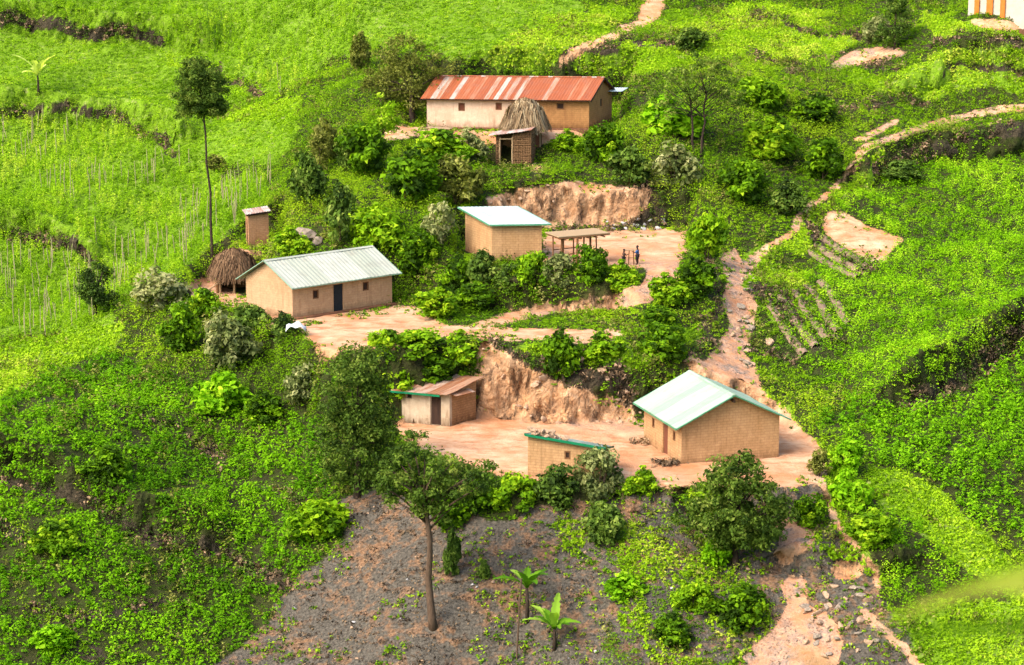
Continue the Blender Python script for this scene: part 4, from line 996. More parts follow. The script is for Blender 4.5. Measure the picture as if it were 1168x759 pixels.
# bean field
P,u,v,r = scatter_points(6.0, 12); P,u,v = sel(P,u,v,r,[2])
n2 = vnoise(P[:,0],P[:,1],7,41); n3 = .5*vnoise(P[:,0],P[:,1]*.5,.9,42)+.4*vnoise(P[:,0],P[:,1],2.6,43)+.05+.10*np.sin(P[:,0]*2*np.pi/1.15+5*vnoise(P[:,0],P[:,1],9,45)); k = n3 > .3; P,n2,n3=P[k],n2[k],n3[k]
hh = r.uniform(.35,1.15,len(P))*(.6+.7*n3)
bean = clump_leaves(P,np.full(len(P),.15),hh*1.25,20,np.full(len(P),.14),np.clip(.32+.45*n2+.9*(n3-.5)+r.normal(size=len(P))*.07,0,1),r,up=.8,flat=.8)
stuff('climbing_beans',[bean],M['leaf_bean'],'bright yellow-green climbing bean crop on the left terraces','bean crop')
# low lime crops: middle left terrace and the right hand field
P,u,v,r = scatter_points(5.0, 13); P,u,v = sel(P,u,v,r,[9])
n2 = vnoise(P[:,0],P[:,1],5,51); n3 = vnoise(P[:,0]*.6,P[:,1]*1.6,1.5,52)*.75+.125+.14*np.sin(P[:,2]*2*np.pi/.8+3*vnoise(P[:,0],P[:,1],7,53)); k = n3 > .2; P,n2,n3=P[k],n2[k],n3[k]
stuff('low_crop',[clump_leaves(P,np.full(len(P),.30),.10+.26*n3,16,np.full(len(P),.13),np.clip(.32+.45*n2+.7*(n3-.5)+r.normal(size=len(P))*.07,0,1),r,up=1.1)],M['leaf_bean'],'low bright green crop on the middle left terrace','crop')
P,u,v,r = scatter_points(6.5, 14); P,u,v = sel(P,u,v,r,[4])
n2 = vnoise(P[:,0],P[:,1],6,61); rows = np.sin((P[:,0]*.55+P[:,1])*2*np.pi/1.9+4*vnoise(P[:,0],P[:,1],6,64)); n3 = .55*vnoise(P[:,0],P[:,1],1.0,62)+.35*vnoise(P[:,0],P[:,1],2.4,63)+.05+.09*rows; k = n3 > .29; P,n2,n3=P[k],n2[k],n3[k]
hh = .25+.75*n3
stuff('lime_crop',[clump_leaves(P,.22+.14*n3,hh*.9,22,np.full(len(P),.135),np.clip(.25+.40*n2+1.1*(n3-.5)+r.normal(size=len(P))*.07,0,1),r,up=1.0)],M['leaf_lime'],'waist high lime green crop filling the right hand field','crop')
P,u,v,r = scatter_points(5.5, 15); P,u,v = sel(P,u,v,r,[5])
n2 = vnoise(P[:,0],P[:,1],4,71); n3 = vnoise(P[:,0],P[:,1],.9,72); k = n3 > .26; P,n2,n3=P[k],n2[k],n3[k]
hh = .4+1.1*n3
stuff('broad_leaf_crop',[clump_leaves(P,.25+.12*n3,hh,18,np.full(len(P),.22),np.clip(.2+.4*n2+.4*(n3-.5)+r.normal(size=len(P))*.07,0,1),r,up=.85)],M['leaf_big'],'tall deep green broad leaved crop at the lower right','crop')
P,u,v,r = scatter_points(7.5, 16); P,u,v = sel(P,u,v,r,[8])
n2 = vnoise(P[:,0],P[:,1],5,81); n3 = vnoise(P[:,0],P[:,1],1.4,82); n4 = vnoise(P[:,0],P[:,1],8,83); k = n3+.2*(n4-.5) > .22; P,n2,n3=P[k],n2[k],n3[k]
stuff('hillside_crop',[clump_leaves(P,.20+.18*n3,.15+.75*n3,16,np.full(len(P),.19),np.clip(.12+.55*n2+.35*(n3-.5)+r.normal(size=len(P))*.07,0,1),r,up=.7)],M['leaf_big'],'broad leaved crop and weeds in dark soil on the lower left slope','crop')
# grass: short blades
P,u,v,r = scatter_points(34, 17); P,u,v = sel(P,u,v,r,[3,10],2.0); k = (mlook(CLS,u,v) != 10) | (vnoise(P[:,0],P[:,1],1.6,44) > .5); P,u,v = P[k],u[k],v[k]
n2 = vnoise(P[:,0],P[:,1],4,91); n3 = vnoise(P[:,0],P[:,1],.9,92)
stuff('short_grass',[clump_leaves(P,np.full(len(P),.16),.08+.18*n3,5,np.full(len(P),.19),np.clip(.15+.6*n2+.3*(n3-.5)+r.normal(size=len(P))*.07,0,1),r,up=.15,flat=1.2)],M['leaf_grass'],'short bright grass on path edges and banks','grass')
# dark banks: dry hanging weeds
P,u,v,r = scatter_points(9, 18); P,u,v = sel(P,u,v,r,[7],2.5)
n3 = vnoise(P[:,0],P[:,1],1.2,93); k = n3 > .3; P,n3=P[k],n3[k]
stuff('bank_weeds',[clump_leaves(P,np.full(len(P),.25),.2+.35*n3,9,np.full(len(P),.22),np.clip(r.random(len(P))*.9,0,1),r,up=.2,flat=1.0,hang=.4)],M['leaf_dry'],'dark dry weeds hanging on the terrace banks','weeds')
P,u,v,r = scatter_points(5, 21); P,u,v = sel(P,u,v,r,[7],4.0)
n3 = vnoise(P[:,0],P[:,1],1.6,94); k = n3 > .38; P,n3=P[k],n3[k]
stuff('bank_thicket',[clump_leaves(P,np.full(len(P),.32),.25+.7*n3,20,np.full(len(P),.15),np.clip(.1+.6*r.random(len(P)),0,1),r,up=.6)],M['leaf_dark'],'dark green thicket growing along the terrace banks','thicket')
# sparse growth on the dry slope and the bare yards
P,u,v,r = scatter_points(5.5, 19); c = mlook(CLS,u,v); 
n2 = vnoise(P[:,0],P[:,1],3.4,95); n4 = vnoise(P[:,0],P[:,1],1.0,96); east = sstep(560,760,u)
k = (c == 6) & (n2*.6+n4*.4+.32*east > .53) & clear_of_houses(P); Q = P[k]
stuff('slope_weeds',[clump_leaves(Q,r.uniform(.10,.34,len(Q)),r.uniform(.08,.4,len(Q)),9,np.full(len(Q),.17),np.clip(.15+r.random(len(Q))*.75,0,1),r)],M['leaf_bush'],'scattered small green weeds on the dry grey slope','weeds')
k = (c == 6) & (vnoise(P[:,0],P[:,1],2.0,97) > .34); Q = P[k]
stuff('dry_litter',[clump_leaves(Q,np.full(len(Q),.35),np.full(len(Q),.10),7,np.full(len(Q),.16),r.random(len(Q))*.75,r,up=.3,flat=1.0)],M['leaf_dry'],'dry stubble and dead stalks littering the grey slope','stubble')
# tufts along the edges of yards and on the cut banks
P,u,v,r = scatter_points(7, 20); c = mlook(CLS,u,v); dm = mlin(blur(dirt,4),u,v)
k = (c == 0) & (dm < .93) & (vnoise(P[:,0],P[:,1],1.1,98) > .60) & clear_of_houses(P); Q = P[k]
stuff('edge_tufts',[clump_leaves(Q,r.uniform(.08,.25,len(Q)),r.uniform(.06,.3,len(Q)),8,np.full(len(Q),.16),np.clip(r.random(len(Q)),0,1),r)],M['leaf_bush'],'small green tufts creeping over the edges of bare ground','weeds')

# ------------------------------------------------------------------ shrubs and trees: each a thing of its own
def crown_pts(rx, ry, h, z0, nsub, r, hollow=.5):
    d = r.normal(size=(nsub,3)); d /= np.linalg.norm(d,axis=1,keepdims=True)
    q = hollow+(1-hollow)*r.random((nsub,1))**.6
    p = d*q*np.array((rx,ry,h/2)); p[:,2] += z0+h/2; return p
def foliage_mesh(name, mat, subs, srad, k, ln, tint, seed, up=.5, flat=.9, dt=.12, squash=.8):
    r = np.random.default_rng(seed); n = len(subs); t = np.clip(tint+r.normal(size=n)*.2,0,1)
    s = srad*r.uniform(.65,1.35,n)
    d = r.normal(size=(n,k,3)); d /= np.linalg.norm(d,axis=2,keepdims=True); q = r.random((n,k,1))**.4
    c = (subs[:,None,:]+d*q*s[:,None,None]*np.array((1,1,squash))).reshape(-1,3)
    nr = norm_rows((d*flat+np.array((0,0,up))+r.normal(size=d.shape)*.5).reshape(-1,3))
    L = ln*r.uniform(.45,1.45,n*k); T = np.clip((t[:,None]+r.normal(size=(n,k))*dt).ravel(),0,1)
    return mesh_from(name, leaf_arrays(c,nr,L,L*r.uniform(.4,.65,L.shape),r), T, mat)
def stems_mesh(name, tips, r, rad=.035, base=.15, mat=None):
    m = MB()
    for p in tips:
        b = np.array((r.normal()*base, r.normal()*base, -.25)); mid = b*.5+p*.5+np.array((p[0]*-.15,p[1]*-.15,.05)); m.tube([b,mid,p],[rad,rad*.75,rad*.4],5)
    o = m.build(name, mat); me = o.data; bpy.data.objects.remove(o); return me
SH = {}   # shrub kinds: unit shape 1 m wide, 1 m tall
def shrub_kind(key, mat, nsub, srad, k, ln, tint, variants=3, hollow=.35, stem='bark', dt=.12):
    SH[key] = []
    for s in range(variants):
        r = np.random.default_rng(hash((len(key)*131+ord(key[0])*7+ord(key[-1])*3, s)) % 99991)
        subs = crown_pts(.42,.42,.85,.08,nsub,r,hollow); 
        lob = 1+.28*np.sin(3*np.arctan2(subs[:,1],subs[:,0])+s*2.1)*r.uniform(.5,1); subs[:,:2] *= lob[:,None]; subs[:,2] *= 1+.18*np.sin(5*subs[:,0]+s)
        fol = foliage_mesh('foliage', M[mat], subs, srad, k, ln, tint, 100+s+len(key), dt=dt)
        st = stems_mesh('stem', subs[:7]*np.array((.8,.8,.9)), r, .018, .05, M[stem]); SH[key].append((fol, st))
shrub_kind('bright','leaf_bush',60,.15,44,.115,.60)
shrub_kind('mid','leaf_bush',60,.15,44,.115,.32)
shrub_kind('dark','leaf_dark',60,.15,44,.11,.5)
shrub_kind('grey','leaf_grey',60,.14,44,.10,.5)
shrub_kind('olive','leaf_olive',60,.14,44,.10,.5)
shrub_kind('lush','leaf_big',50,.16,36,.14,.55)
for _k in ('flowered',):
    shrub_kind('flowered','leaf_grey',40,.15,32,.10,.75)
_cnt = {}
def shrub(kind, u, v, wpx, hpx, label, name='shrub', group=None):
    p = on(u, v); d = math.hypot(p[1], CAMZ-p[2]); s = F/d; W = wpx/s; Hh = hpx/s
    i = _cnt.get(kind, 0); _cnt[kind] = i+1; fol, st = SH[kind][i % 3]
    t = thing(name, (p[0], p[1]+W*.30, float(ground(p[0], p[1]+W*.30))-.05 if False else p[2]-.08), label, 'shrub', group)
    t.rotation_euler = (0,0,random.uniform(0,6.28)); t.scale = (W*1.0, W*1.0, Hh)
    for nm, me in (('foliage', fol), ('stem', st)):
        o = bpy.data.objects.new(nm, me); COL.objects.link(o); o.parent = t
    return t
SHRUBS = [
 # kind, base u, base v, width px, height px, label
 ('dark',718,216,52,50,'dark rounded shrub behind the bare bank, nearest the pole shelter on its uphill side'),
 ('grey',768,236,64,66,'big grey-green shrub right of the top of the pink cut bank'),
 ('flowered',498,286,46,56,'pale flowering shrub touching the left side of the white roofed store'),
 ('olive',522,238,62,60,'olive brown shrub uphill of the white roofed store'),
 ('mid',468,240,74,66,'wide mid green shrub between grey roofed house and thatched hut terraces'),
 ('bright',432,300,70,60,'bright green bush on the bank behind the right end of the grey roof'),
 ('mid',478,320,56,52,'green bush filling the gap right of the grey roofed house'),
 ('dark',389,282,46,66,'dark blue-green conical shrub behind the grey roof'),
 ('dark',349,240,44,60,'dark upright shrub up the slope left of the conical one'),
 ('mid',415,205,60,56,'leafy green bush halfway up the slope left of the stick shack'),
 ('dark',398,200,34,56,'narrow dark shrub on the upper slope left of the long house'),
 ('olive',372,190,34,50,'thin olive bush at the top of the slope above the outhouse'),
 ('bright',330,300,44,34,'low bright bush against the back wall of the grey roofed house'),
 ('bright',502,195,70,42,'bright bush spreading left of the stick shack'),
 ('grey',536,190,36,40,'greyish twiggy bush tight against the stick shack'),
 ('dark',552,338,44,46,'dark shrub below the front corner of the white roofed store'),
 ('mid',520,345,46,52,'green shrub at the lower left corner of the white roofed store'),
 ('bright',606,336,44,46,'bright bush in front of the white roofed store'),
 ('dark',580,338,34,34,'small dark bush squeezed between two brighter ones below the store'),
 ('grey',638,342,38,44,'grey shrub below the left posts of the pole shelter'),
 ('mid',676,336,48,48,'bushy shrub below the right posts of the pole shelter'),
 ('bright',708,336,40,34,'small bright bush below the two children'),
 ('bright',498,366,52,34,'low bright bush on the bend of the road by the grey roofed house'),
 ('mid',540,358,56,30,'spreading green bush on the inside of the road bend'),
 ('bright',806,300,50,56,'tall bright bush at the far end of the upper yard'),
 ('mid',795,346,54,48,'green bush on the bank between the road and the washed out gully'),
 ('bright',760,352,50,34,'bright low bush at the bend of the road'),
 ('mid',752,378,50,24,'flat green bush above the lower road'),
 ('flowered',178,368,70,60,'white flowering shrub at the left end of the middle terrace'),
 ('mid',206,406,50,52,'green shrub in front of the flowering one'),
 ('grey',258,428,66,70,'large grey shrub below the cooking shelter'),
 ('dark',284,392,50,48,'dark green shrub in front of the mud house gable'),
 ('dark',324,396,36,34,'small dark shrub carrying a white cloth'),
 ('bright',232,366,40,34,'small bright shrub below the pile of earth by the shelter'),
 ('lush',250,480,66,52,'lush bush on the slope below the grey shrub'),
 ('grey',345,470,46,50,'grey bush at the edge below the house yard'),
 ('mid',300,492,50,40,'mid green bush halfway down to the lower left crops'),
 ('bright',360,628,74,54,'bright bush beside the edge of the dry slope'),
 ('lush',392,470,40,40,'leafy bush behind the dark central tree'),
 ('bright',452,462,50,44,'bright bush pressed against the bank left of the rusty shed'),
 ('mid',492,448,60,40,'mid green bush hanging over the rusty shed roof from the bank above'),
 ('mid',536,452,34,40,'narrow green bush between the rusty shed and the orange bank'),
 ('bright',440,430,52,44,'bright bush at the left end of the bank above the rusty shed'),
 ('bright',470,424,70,36,'bright bush on the bank right behind the rusty shed roof'),
 ('bright',520,428,56,38,'bright bush at the left edge of the orange cut bank'),
 ('mid',640,452,50,66,'green bush hanging down the face of the orange cut bank'),
 ('mid',760,420,60,44,'green bush on top of the cut bank behind the green roof'),
 ('bright',690,420,50,34,'low bright bush on the lip of the cut bank'),
 ('bright',586,592,56,46,'bright leafy bush left of the small square shed'),
 ('dark',637,588,52,50,'dark bush under the window of the small square shed'),
 ('grey',682,582,56,66,'tall grey-topped shrub at the right corner of the small square shed'),
 ('dark',690,628,52,56,'dark shrub below the grey-topped one'),
 ('bright',731,572,38,36,'small round bright bush alone on the yard edge'),
 ('mid',545,592,50,44,'green bush right of the tall tree trunk top'),
 ('mid',512,612,54,50,'green bush behind the tall tree trunk'),
 ('dark',515,664,22,58,'thin dark sapling right of the tall trunk'),
 ('dark',552,666,16,24,'tiny dark bush alone on the dry slope'),
 ('bright',800,600,50,40,'bright bush tucked under the left of the round tree'),
 ('lush',816,652,32,40,'leafy bush at the foot of the round tree'),
 ('mid',925,606,40,38,'round green bush beside the path right of the round tree'),
 ('lush',972,588,46,50,'green bush at the top of the right path'),
 ('lush',966,548,40,44,'leafy bush right of the green roofed house corner'),
 ('olive',935,545,30,30,'brownish bush where the gully meets the lowest yard'),
 ('bright',790,706,50,38,'bright bush low on the dry slope'),
 ('mid',848,728,66,50,'wide bush on the lip above the orange wash'),
 ('mid',770,745,50,42,'green bush near the bottom edge of the dry slope'),
 ('lush',710,690,50,30,'flat leafy patch bush in the middle of the dry slope'),
 ('bright',1000,632,60,44,'bright bush on the right of the narrow lower path'),
 ('dark',788,62,38,32,'dark bush beside the upper pale path'),
 ('grey',1000,50,36,30,'grey bush near the upper right tree'),
 ('mid',940,210,52,50,'green bush left of the ridge path bend'),
 ('bright',880,190,66,50,'bright bush in the middle of the upper right slope'),
 ('mid',850,240,60,50,'green bush above the ridge path'),
 ('bright',870,130,60,40,'bright bush below the upper right bare patch'),
 ('dark',900,250,44,40,'dark bush just left of the ridge path'),
 ('mid',930,150,60,40,'wide bush left of the orange cut in the ridge'),
 ('mid',690,190,50,46,'leafy bush right of the stick shack'),
 ('bright',650,178,40,26,'low bright bush below the bare brown wall'),
 ('lush',770,160,70,50,'lush broad leaved bush under the sparse two trunk tree'),
 ('dark',1030,210,50,24,'dark low bush under the ridge path'),
 ('olive',248,200,26,24,'small brown bush on the field edge by the pole tree'),
 ('olive',410,85,28,44,'dark brown bush left of the big tree behind the long house'),
 ('mid',120,560,60,40,'green bush in the lower left crops'),
 ('bright',60,640,60,40,'bright bush low at the left'),
 ('lush',60,752,54,34,'leafy bush at the bottom left corner'),
]
for a in SHRUBS: shrub(*a)

def branch_tree(name, label, base, H, trunk_r, crown, mat, leaf, seed, k=40, srad=.55, nsub=70, tint=.4, bark='bark', lean=(0,0), forks=1, squash=.7, limbs=14, hollow=.35, cut=None):
    """crown = list of (dx,dy,dz,rx,ry,rz) lobes measured from the base"""
    r = np.random.default_rng(seed); t = thing(name, tuple(base), label, 'tree'); org = np.asarray(base)
    subs=[]
    tot=sum(c[3]*c[5] for c in crown)
    for c in crown:
        m=max(4,int(1.5*nsub*c[3]*c[5]/tot)); d=r.normal(size=(m,3)); d/=np.linalg.norm(d,axis=1,keepdims=True); q=hollow+(1-hollow)*r.random((m,1))**.5
        subs.append(d*q*np.array(c[3:6])+np.array(c[:3]))
    subs=np.concatenate(subs)
    kk=(name=='pole_tree')|((vnoise(subs[:,0]+seed*7,subs[:,2],1.1,400)*.6+vnoise(subs[:,1]+seed*3,subs[:,2],1.1,401)*.4)>.34); subs=subs[kk]
    cen=subs.mean(0); far=r.random(len(subs))<.16; subs[far]=cen+(subs[far]-cen)*r.uniform(1.05,1.22,(far.sum(),1))
    me=foliage_mesh('crown', M[mat], subs, srad, int(k*1.5), leaf, tint, seed, squash=squash); o=bpy.data.objects.new('crown',me); COL.objects.link(o); o.parent=t
    m=MB(); top=np.array((lean[0],lean[1],H)); n=7
    for f in range(forks):
        o2=np.array(((f-(forks-1)/2)*trunk_r*5,0,0)); end=top+o2*(2.2)
        pts=[np.array((0,0,-.4))+o2]+[o2*(1-q)+end*q+np.array((r.normal(),r.normal(),0))*min(.09,H*.012) for q in np.linspace(.08,1,n)]
        m.tube(pts,[trunk_r*1.3]+list(np.linspace(trunk_r,trunk_r*.45,n)),9)
        idx=r.choice(len(subs),min(limbs,len(subs)),replace=False)
        for i in idx:
            s1=subs[i]; q=float(np.clip((s1[2]-.7*math.hypot(s1[0]-end[0],s1[1]-end[1])-.2)/H,.62,1.0)); s0=o2*(1-q)+end*q
            m.tube([s0,(s0+s1)/2+np.array((0,0,.12)),s1],[trunk_r*.35,trunk_r*.22,trunk_r*.1],5)
    m.build('trunk', M[bark], t, True); return t
def sc_at(p): return F/math.hypot(p[1],CAMZ-p[2])
# tall pole tree at the left
p=on(243,301); s=sc_at(p); Hh=(301-66)/s
branch_tree('pole_tree','very tall bare-trunked tree with one small tufted crown on the left field',p,Hh-1.5,.105,
  [(-9/s,0,Hh-2.4,31/s,31/s,1.5),(-9/s,0,Hh-1.2,22/s,22/s,1.1),(-10/s,0,Hh-3.5,29/s,29/s,.7)],'leaf_tree',.16,5,60,.42,170,.45,'bark_dark',(-8/s,0),limbs=16)
p=on(109,362); s=sc_at(p)
branch_tree('small_tree','small dark tree with short trunk at the lower edge of the bean field',p,22/s,.16,[(0,0,38/s,20/s,20/s,25/s),(4/s,0,28/s,22/s,22/s,14/s)],'leaf_dark',.17,6,60,.45,60,.25,'bark_dark')
p=on(470,142); s=sc_at(p)
branch_tree('broad_tree','broad grey-brown tree standing behind the left end of the long house',p,4.2,.25,[(0,1,46/s,46/s,40/s,46/s),(26/s,1,44/s,30/s,28/s,34/s),(-30/s,1,40/s,28/s,24/s,30/s),(-4/s,1,76/s,36/s,28/s,26/s)],'leaf_olive',.19,7,52,.65,150,.45,'bark_dark',limbs=26)
p=on(408,568); s=sc_at(p)
branch_tree('dark_tree','tall dark dense tree standing left of the rusty shed',p,5.0,.2,[(0,0,60/s,46/s,42/s,50/s),(-4/s,0,110/s,40/s,36/s,40/s),(2/s,0,150/s,30/s,28/s,26/s),(24/s,0,80/s,26/s,26/s,36/s)],'leaf_tree',.18,8,56,.55,170,.42,'bark_dark',limbs=26)
p=on(495,717); s=sc_at(p)
branch_tree('umbrella_tree','slender tree with long brown trunk and spreading dark crown on the dry slope',p,150/s,.22,[(-10/s,0,190/s,40/s,40/s,34/s),(28/s,0,168/s,40/s,36/s,22/s),(-38/s,0,172/s,26/s,26/s,28/s),(0,0,150/s,34/s,34/s,18/s),(56/s,0,182/s,20/s,18/s,12/s),(-12/s,0,218/s,20/s,20/s,14/s)],'leaf_tree',.19,9,40,.42,130,.40,'bark',(-10/s,0),limbs=30,hollow=.2)
p=on(838,648); s=sc_at(p)
branch_tree('round_tree','dense round tree with grey-green crown in front of the green roofed house',p,3.0,.2,[(0,0,72/s,52/s,48/s,48/s),(-30/s,0,58/s,30/s,28/s,34/s),(32/s,0,58/s,30/s,28/s,32/s),(0,0,108/s,34/s,30/s,26/s),(6/s,0,40/s,44/s,36/s,24/s)],'leaf_tree',.20,10,50,.5,190,.52,'bark_dark',limbs=30)
p=on(795,178); s=sc_at(p)
branch_tree('sparse_tree','sparse two-trunked tree right of the long house',p,70/s,.11,[(-26/s,0,78/s,34/s,30/s,26/s),(26/s,0,84/s,34/s,28/s,24/s),(0,0,98/s,30/s,28/s,14/s),(40/s,0,62/s,18/s,18/s,14/s),(-40/s,0,56/s,16/s,16/s,14/s)],'leaf_tree',.19,11,26,.42,90,.5,'bark_dark',forks=2,limbs=20,hollow=.3)
p=on(1020,56); s=sc_at(p)
branch_tree('young_tree','upright dark young tree near the top right building',p,3.0,.12,[(0,0,30/s,16/s,16/s,24/s),(0,0,52/s,11/s,11/s,22/s),(-6/s,0,16/s,16/s,14/s,14/s)],'leaf_dark',.17,12,46,.42,70,.4,'bark_dark')
p=on(437,168); s=sc_at(p)
branch_tree('light_tree','little pale green tree on the slope left of the long house',p,1.6,.09,[(0,0,36/s,16/s,16/s,24/s),(2/s,0,20/s,12/s,12/s,12/s)],'leaf_bean',.2,13,44,.45,36,.45,'bark')
p=on(365,200); s=sc_at(p)
branch_tree('feathery_tree','slim feathery tree with brownish top on the upper left slope',p,2.0,.09,[(0,0,30/s,12/s,12/s,26/s)],'leaf_olive',.17,14,40,.4,30,.7,'bark')

# banana plants
def banana(base, H, nl, ll, label, seed, group=None, lm='leaf_banana'):
    r = random.Random(seed); t = thing('banana_plant', tuple(base), label, 'banana plant', group)
    m = MB(); m.tube([(0,0,-.3),(.03,0,H*.5),(0,.02,H)],[.12,.10,.07],8); m.build('trunk', M['bark_dark'], t, True)
    for i in range(nl):
        a = 2*math.pi*i/nl+r.uniform(-.3,.3); el = r.uniform(.7,1.42); L = ll*r.uniform(.55,1.2); d = np.array((math.cos(a),math.sin(a),0))
        V=[];Fs=[]; n=13; side=np.cross(d,UP)
        for k in range(n+1):
            q=k/n; x=L*q*math.cos(el*(1-.35*q)); zz=H+L*q*math.sin(el)-L*.55*q*q*(1.2-.5*el)
            w=.25*ll/2*math.sin(math.pi*min(1,.08+q*.9))**.6*(r.uniform(.45,1.1) if k%2 else 1)
            c=d*x+UP*zz; V += [tuple(c-side*w+UP*w*.35),tuple(c),tuple(c+side*w+UP*w*.35)]
        for k in range(n): Fs += [(3*k,3*k+1,3*k+4,3*k+3),(3*k+1,3*k+2,3*k+5,3*k+4)]
        me=bpy.data.meshes.new('leaf'); me.from_pydata(V,[],Fs); at_=me.attributes.new('tint','FLOAT','POINT'); q=r.uniform(.1,.9); at_.data.foreach_set('value',[q]*len(V)); me.update(); me.materials.append(M[lm])
        o=bpy.data.objects.new('leaf',me); COL.objects.link(o); o.parent=t
p=on(44,112); banana(p,1.7,8,2.6,'banana plant with long pale drooping leaves on the left terrace edge',1,None,'leaf_pale')
p=on(601,712); banana(p,1.9,8,2.1,'taller banana plant with ragged leaves on the dry slope',2)
p=on(632,742); banana(p,1.1,10,2.0,'shorter leafy banana plant low on the dry slope',4)
p=on(589,752); q=unit(np.array((.06,0,1.))); m=MB(p); pole(m,p-UP*.4,p+q*4.4,.05); o=m.build('dead_stake',M['bark']); setp(o,'bare leaning dead stake beside the taller banana plant','stake')

# bean poles, one object each
_pm=[]
for i in range(4):
    m=MB(); pole(m,(0,0,-.3),(random.uniform(-.08,.08),random.uniform(-.05,.05),2.0),.029); o=m.build('bean_pole',M['bean_wood']); _pm.append(o.data); bpy.data.objects.remove(o)
P,u,v,r = scatter_points(1.2, 77); c=mlook(CLS,u,v); k=(c==2)&(u>2)&(u<330)&(v>100)&(v<390)&(vnoise(P[:,0],P[:,1],5,78)>.42); P=P[k][:230]
P=P[:230] if len(P)<=230 else P[r.choice(len(P),230,replace=False)]
for i,q in enumerate(P):
    o=bpy.data.objects.new('bean_pole',_pm[i%4]); COL.objects.link(o); o.location=tuple(q); o.rotation_euler=(random.gauss(0,.06),random.gauss(0,.07),random.uniform(0,6)); o.scale=(1,1,random.uniform(.55,1.15))
    setp(o,'thin pale wooden pole standing among the climbing beans','pole','bean poles in the left fields')

# garden beds: raised rows of soil planted with greens
def garden_row(p0,p1,label,grp):
    A=on(*p0); B=on(*p1); t=thing('garden_row',tuple((A+B)/2),label,'garden row',grp); o=(A+B)/2; nn=12; pts=[]; m=MB(o)
    d=unit((B-A)*np.array((1,1,0))); sd=np.cross(UP,d)
    for i in range(nn+1):
        q=A+(B-A)*i/nn; 
        for k in range(5):
            ph=math.pi*k/4; x=q+sd*math.cos(ph)*.34; x[2]=float(ground(x[0],x[1]))-.05+math.sin(ph)*.26+random.uniform(-.02,.03); pts.append(x)
    m.add(pts,[(i*5+k,i*5+k+1,(i+1)*5+k+1,(i+1)*5+k) for i in range(nn) for k in range(4)]); m.build('soil_ridge',M['garden_soil'],t,True)
    rr=np.random.default_rng(int(p0[0]*3+p0[1])); n_=int(np.linalg.norm(B-A)*5); q=rr.random(n_)[:,None]; Pp=A+(B-A)*q+rr.normal(size=(n_,3))*np.array((.1,.1,0)); Pp[:,2]=ground(Pp[:,0],Pp[:,1])+.16
    vv,tt=clump_leaves(Pp-o,np.full(n_,.14),np.full(n_,.2),9,np.full(n_,.15),rr.random(n_)*.6+.2,rr); oo=bpy.data.objects.new('greens',mesh_from('greens',vv,tt,M['leaf_bush'])); COL.objects.link(oo); oo.parent=t; oo['kind']='stuff'
for k in range(5):
    garden_row((876+k*15,346-k*6),(918+k*13,406-k*9),'raised garden row planted with greens beside the washed out gully','garden rows beside the gully')
for k in range(3):
    garden_row((938-k*7,272+k*8),(990-k*6,305+k*6),'raised garden row planted with greens below the bare sloping plot','garden rows below the bare plot')
# hanging cloth on the small dark shrub
p=on(338,386); m=MB(p); pts=[];n=9
for j in range(n):
    for i in range(n):
        x=(i/(n-1)-.5)*1.25; y=(j/(n-1)-.5)*.9; pts.append(p+np.array((x,y,.95-.55*(x*x*1.2+y*y*1.5)+.09*math.sin(9*x+4*y)+.05*math.sin(13*y))))
m.add(pts,[(j*n+i,j*n+i+1,(j+1)*n+i+1,(j+1)*n+i) for j in range(n-1) for i in range(n-1)]); o=m.build('white_cloth',M['whitecloth'],None,True)
md=o.modifiers.new('thick','SOLIDIFY'); md.thickness=.02; setp(o,'white cloth spread over the small dark shrub by the yard','cloth')

# brush piles along the left wall of the green roofed house
for (u_,v_,lb) in ((738,506,'heap of dry brush against the far end of the green roofed house'),(764,531,'heap of stones and dry brush by the near corner of the green roofed house')):
    p=on(u_,v_); rr=np.random.default_rng(int(u_)); Pp=np.stack([rr.normal(0,.5,26),rr.normal(0,.3,26),rr.random(26)*.15],-1)
    vv,tt=clump_leaves(Pp,np.full(26,.25),np.full(26,.28),12,np.full(26,.2),rr.random(26),rr,up=.2,flat=1)
    o=bpy.data.objects.new('brush_pile',mesh_from('brush_pile',vv,tt,M['leaf_dry'])); COL.objects.link(o); o.location=tuple(p); setp(o,lb,'brush pile')
# rocks
for u_,v_,s in ((350,272,1.1),(343,268,.7),(360,278,.6)):
    p=on(u_,v_); rock('boulder',RG[0],tuple(p+UP*.1),s*.8,'pale grey boulder bulging out of the bank behind the grey roof','boulders behind the grey roof','boulder')
for i in range(22):
    u_=random.uniform(690,760); v_=random.uniform(252,263); p=on(u_,v_); s=random.uniform(.12,.3)
    rock('rubble_stone',RW[i%3],tuple(p+UP*s*.3),s,'pale stone in the line of rubble along the back of the upper yard','rubble stones behind the upper yard','stone')
for i in range(16):
    u_=random.uniform(640,740); v_=random.uniform(455,486); p=on(u_,v_); s=random.uniform(.10,.28)
    rock('fallen_stone',RK[i%3],tuple(p+UP*s*.2),s,'lump of tan earth fallen at the foot of the orange cut bank','fallen lumps under the orange bank','stone')
for i in range(70):
    u_=random.choice([random.uniform(915,1000),random.uniform(830,860)]); v_=random.uniform(670,750) if u_>900 else random.uniform(300,420); p=on(u_,v_); s=random.uniform(.12,.36)
    rock('gully_rock',RG[i%3] if i%2 else RK[i%3],tuple(p+UP*s*.1),s,'rough rock lying loose in the washed out gully','rocks in the washed out gully','rock')
for i in range(60):
    u_=random.uniform(300,940); v_=random.uniform(575,755)
    if mlook(dry,np.array([u_]),np.array([v_]))[0]<.5: continue
    p=on(u_,v_); s=random.uniform(.06,.17)
    rock('slope_stone',(RW if i%3==0 else RK)[i%3],tuple(p+UP*s*.2),s,'small loose stone lying on the dry grey slope','loose stones on the dry slope','stone')
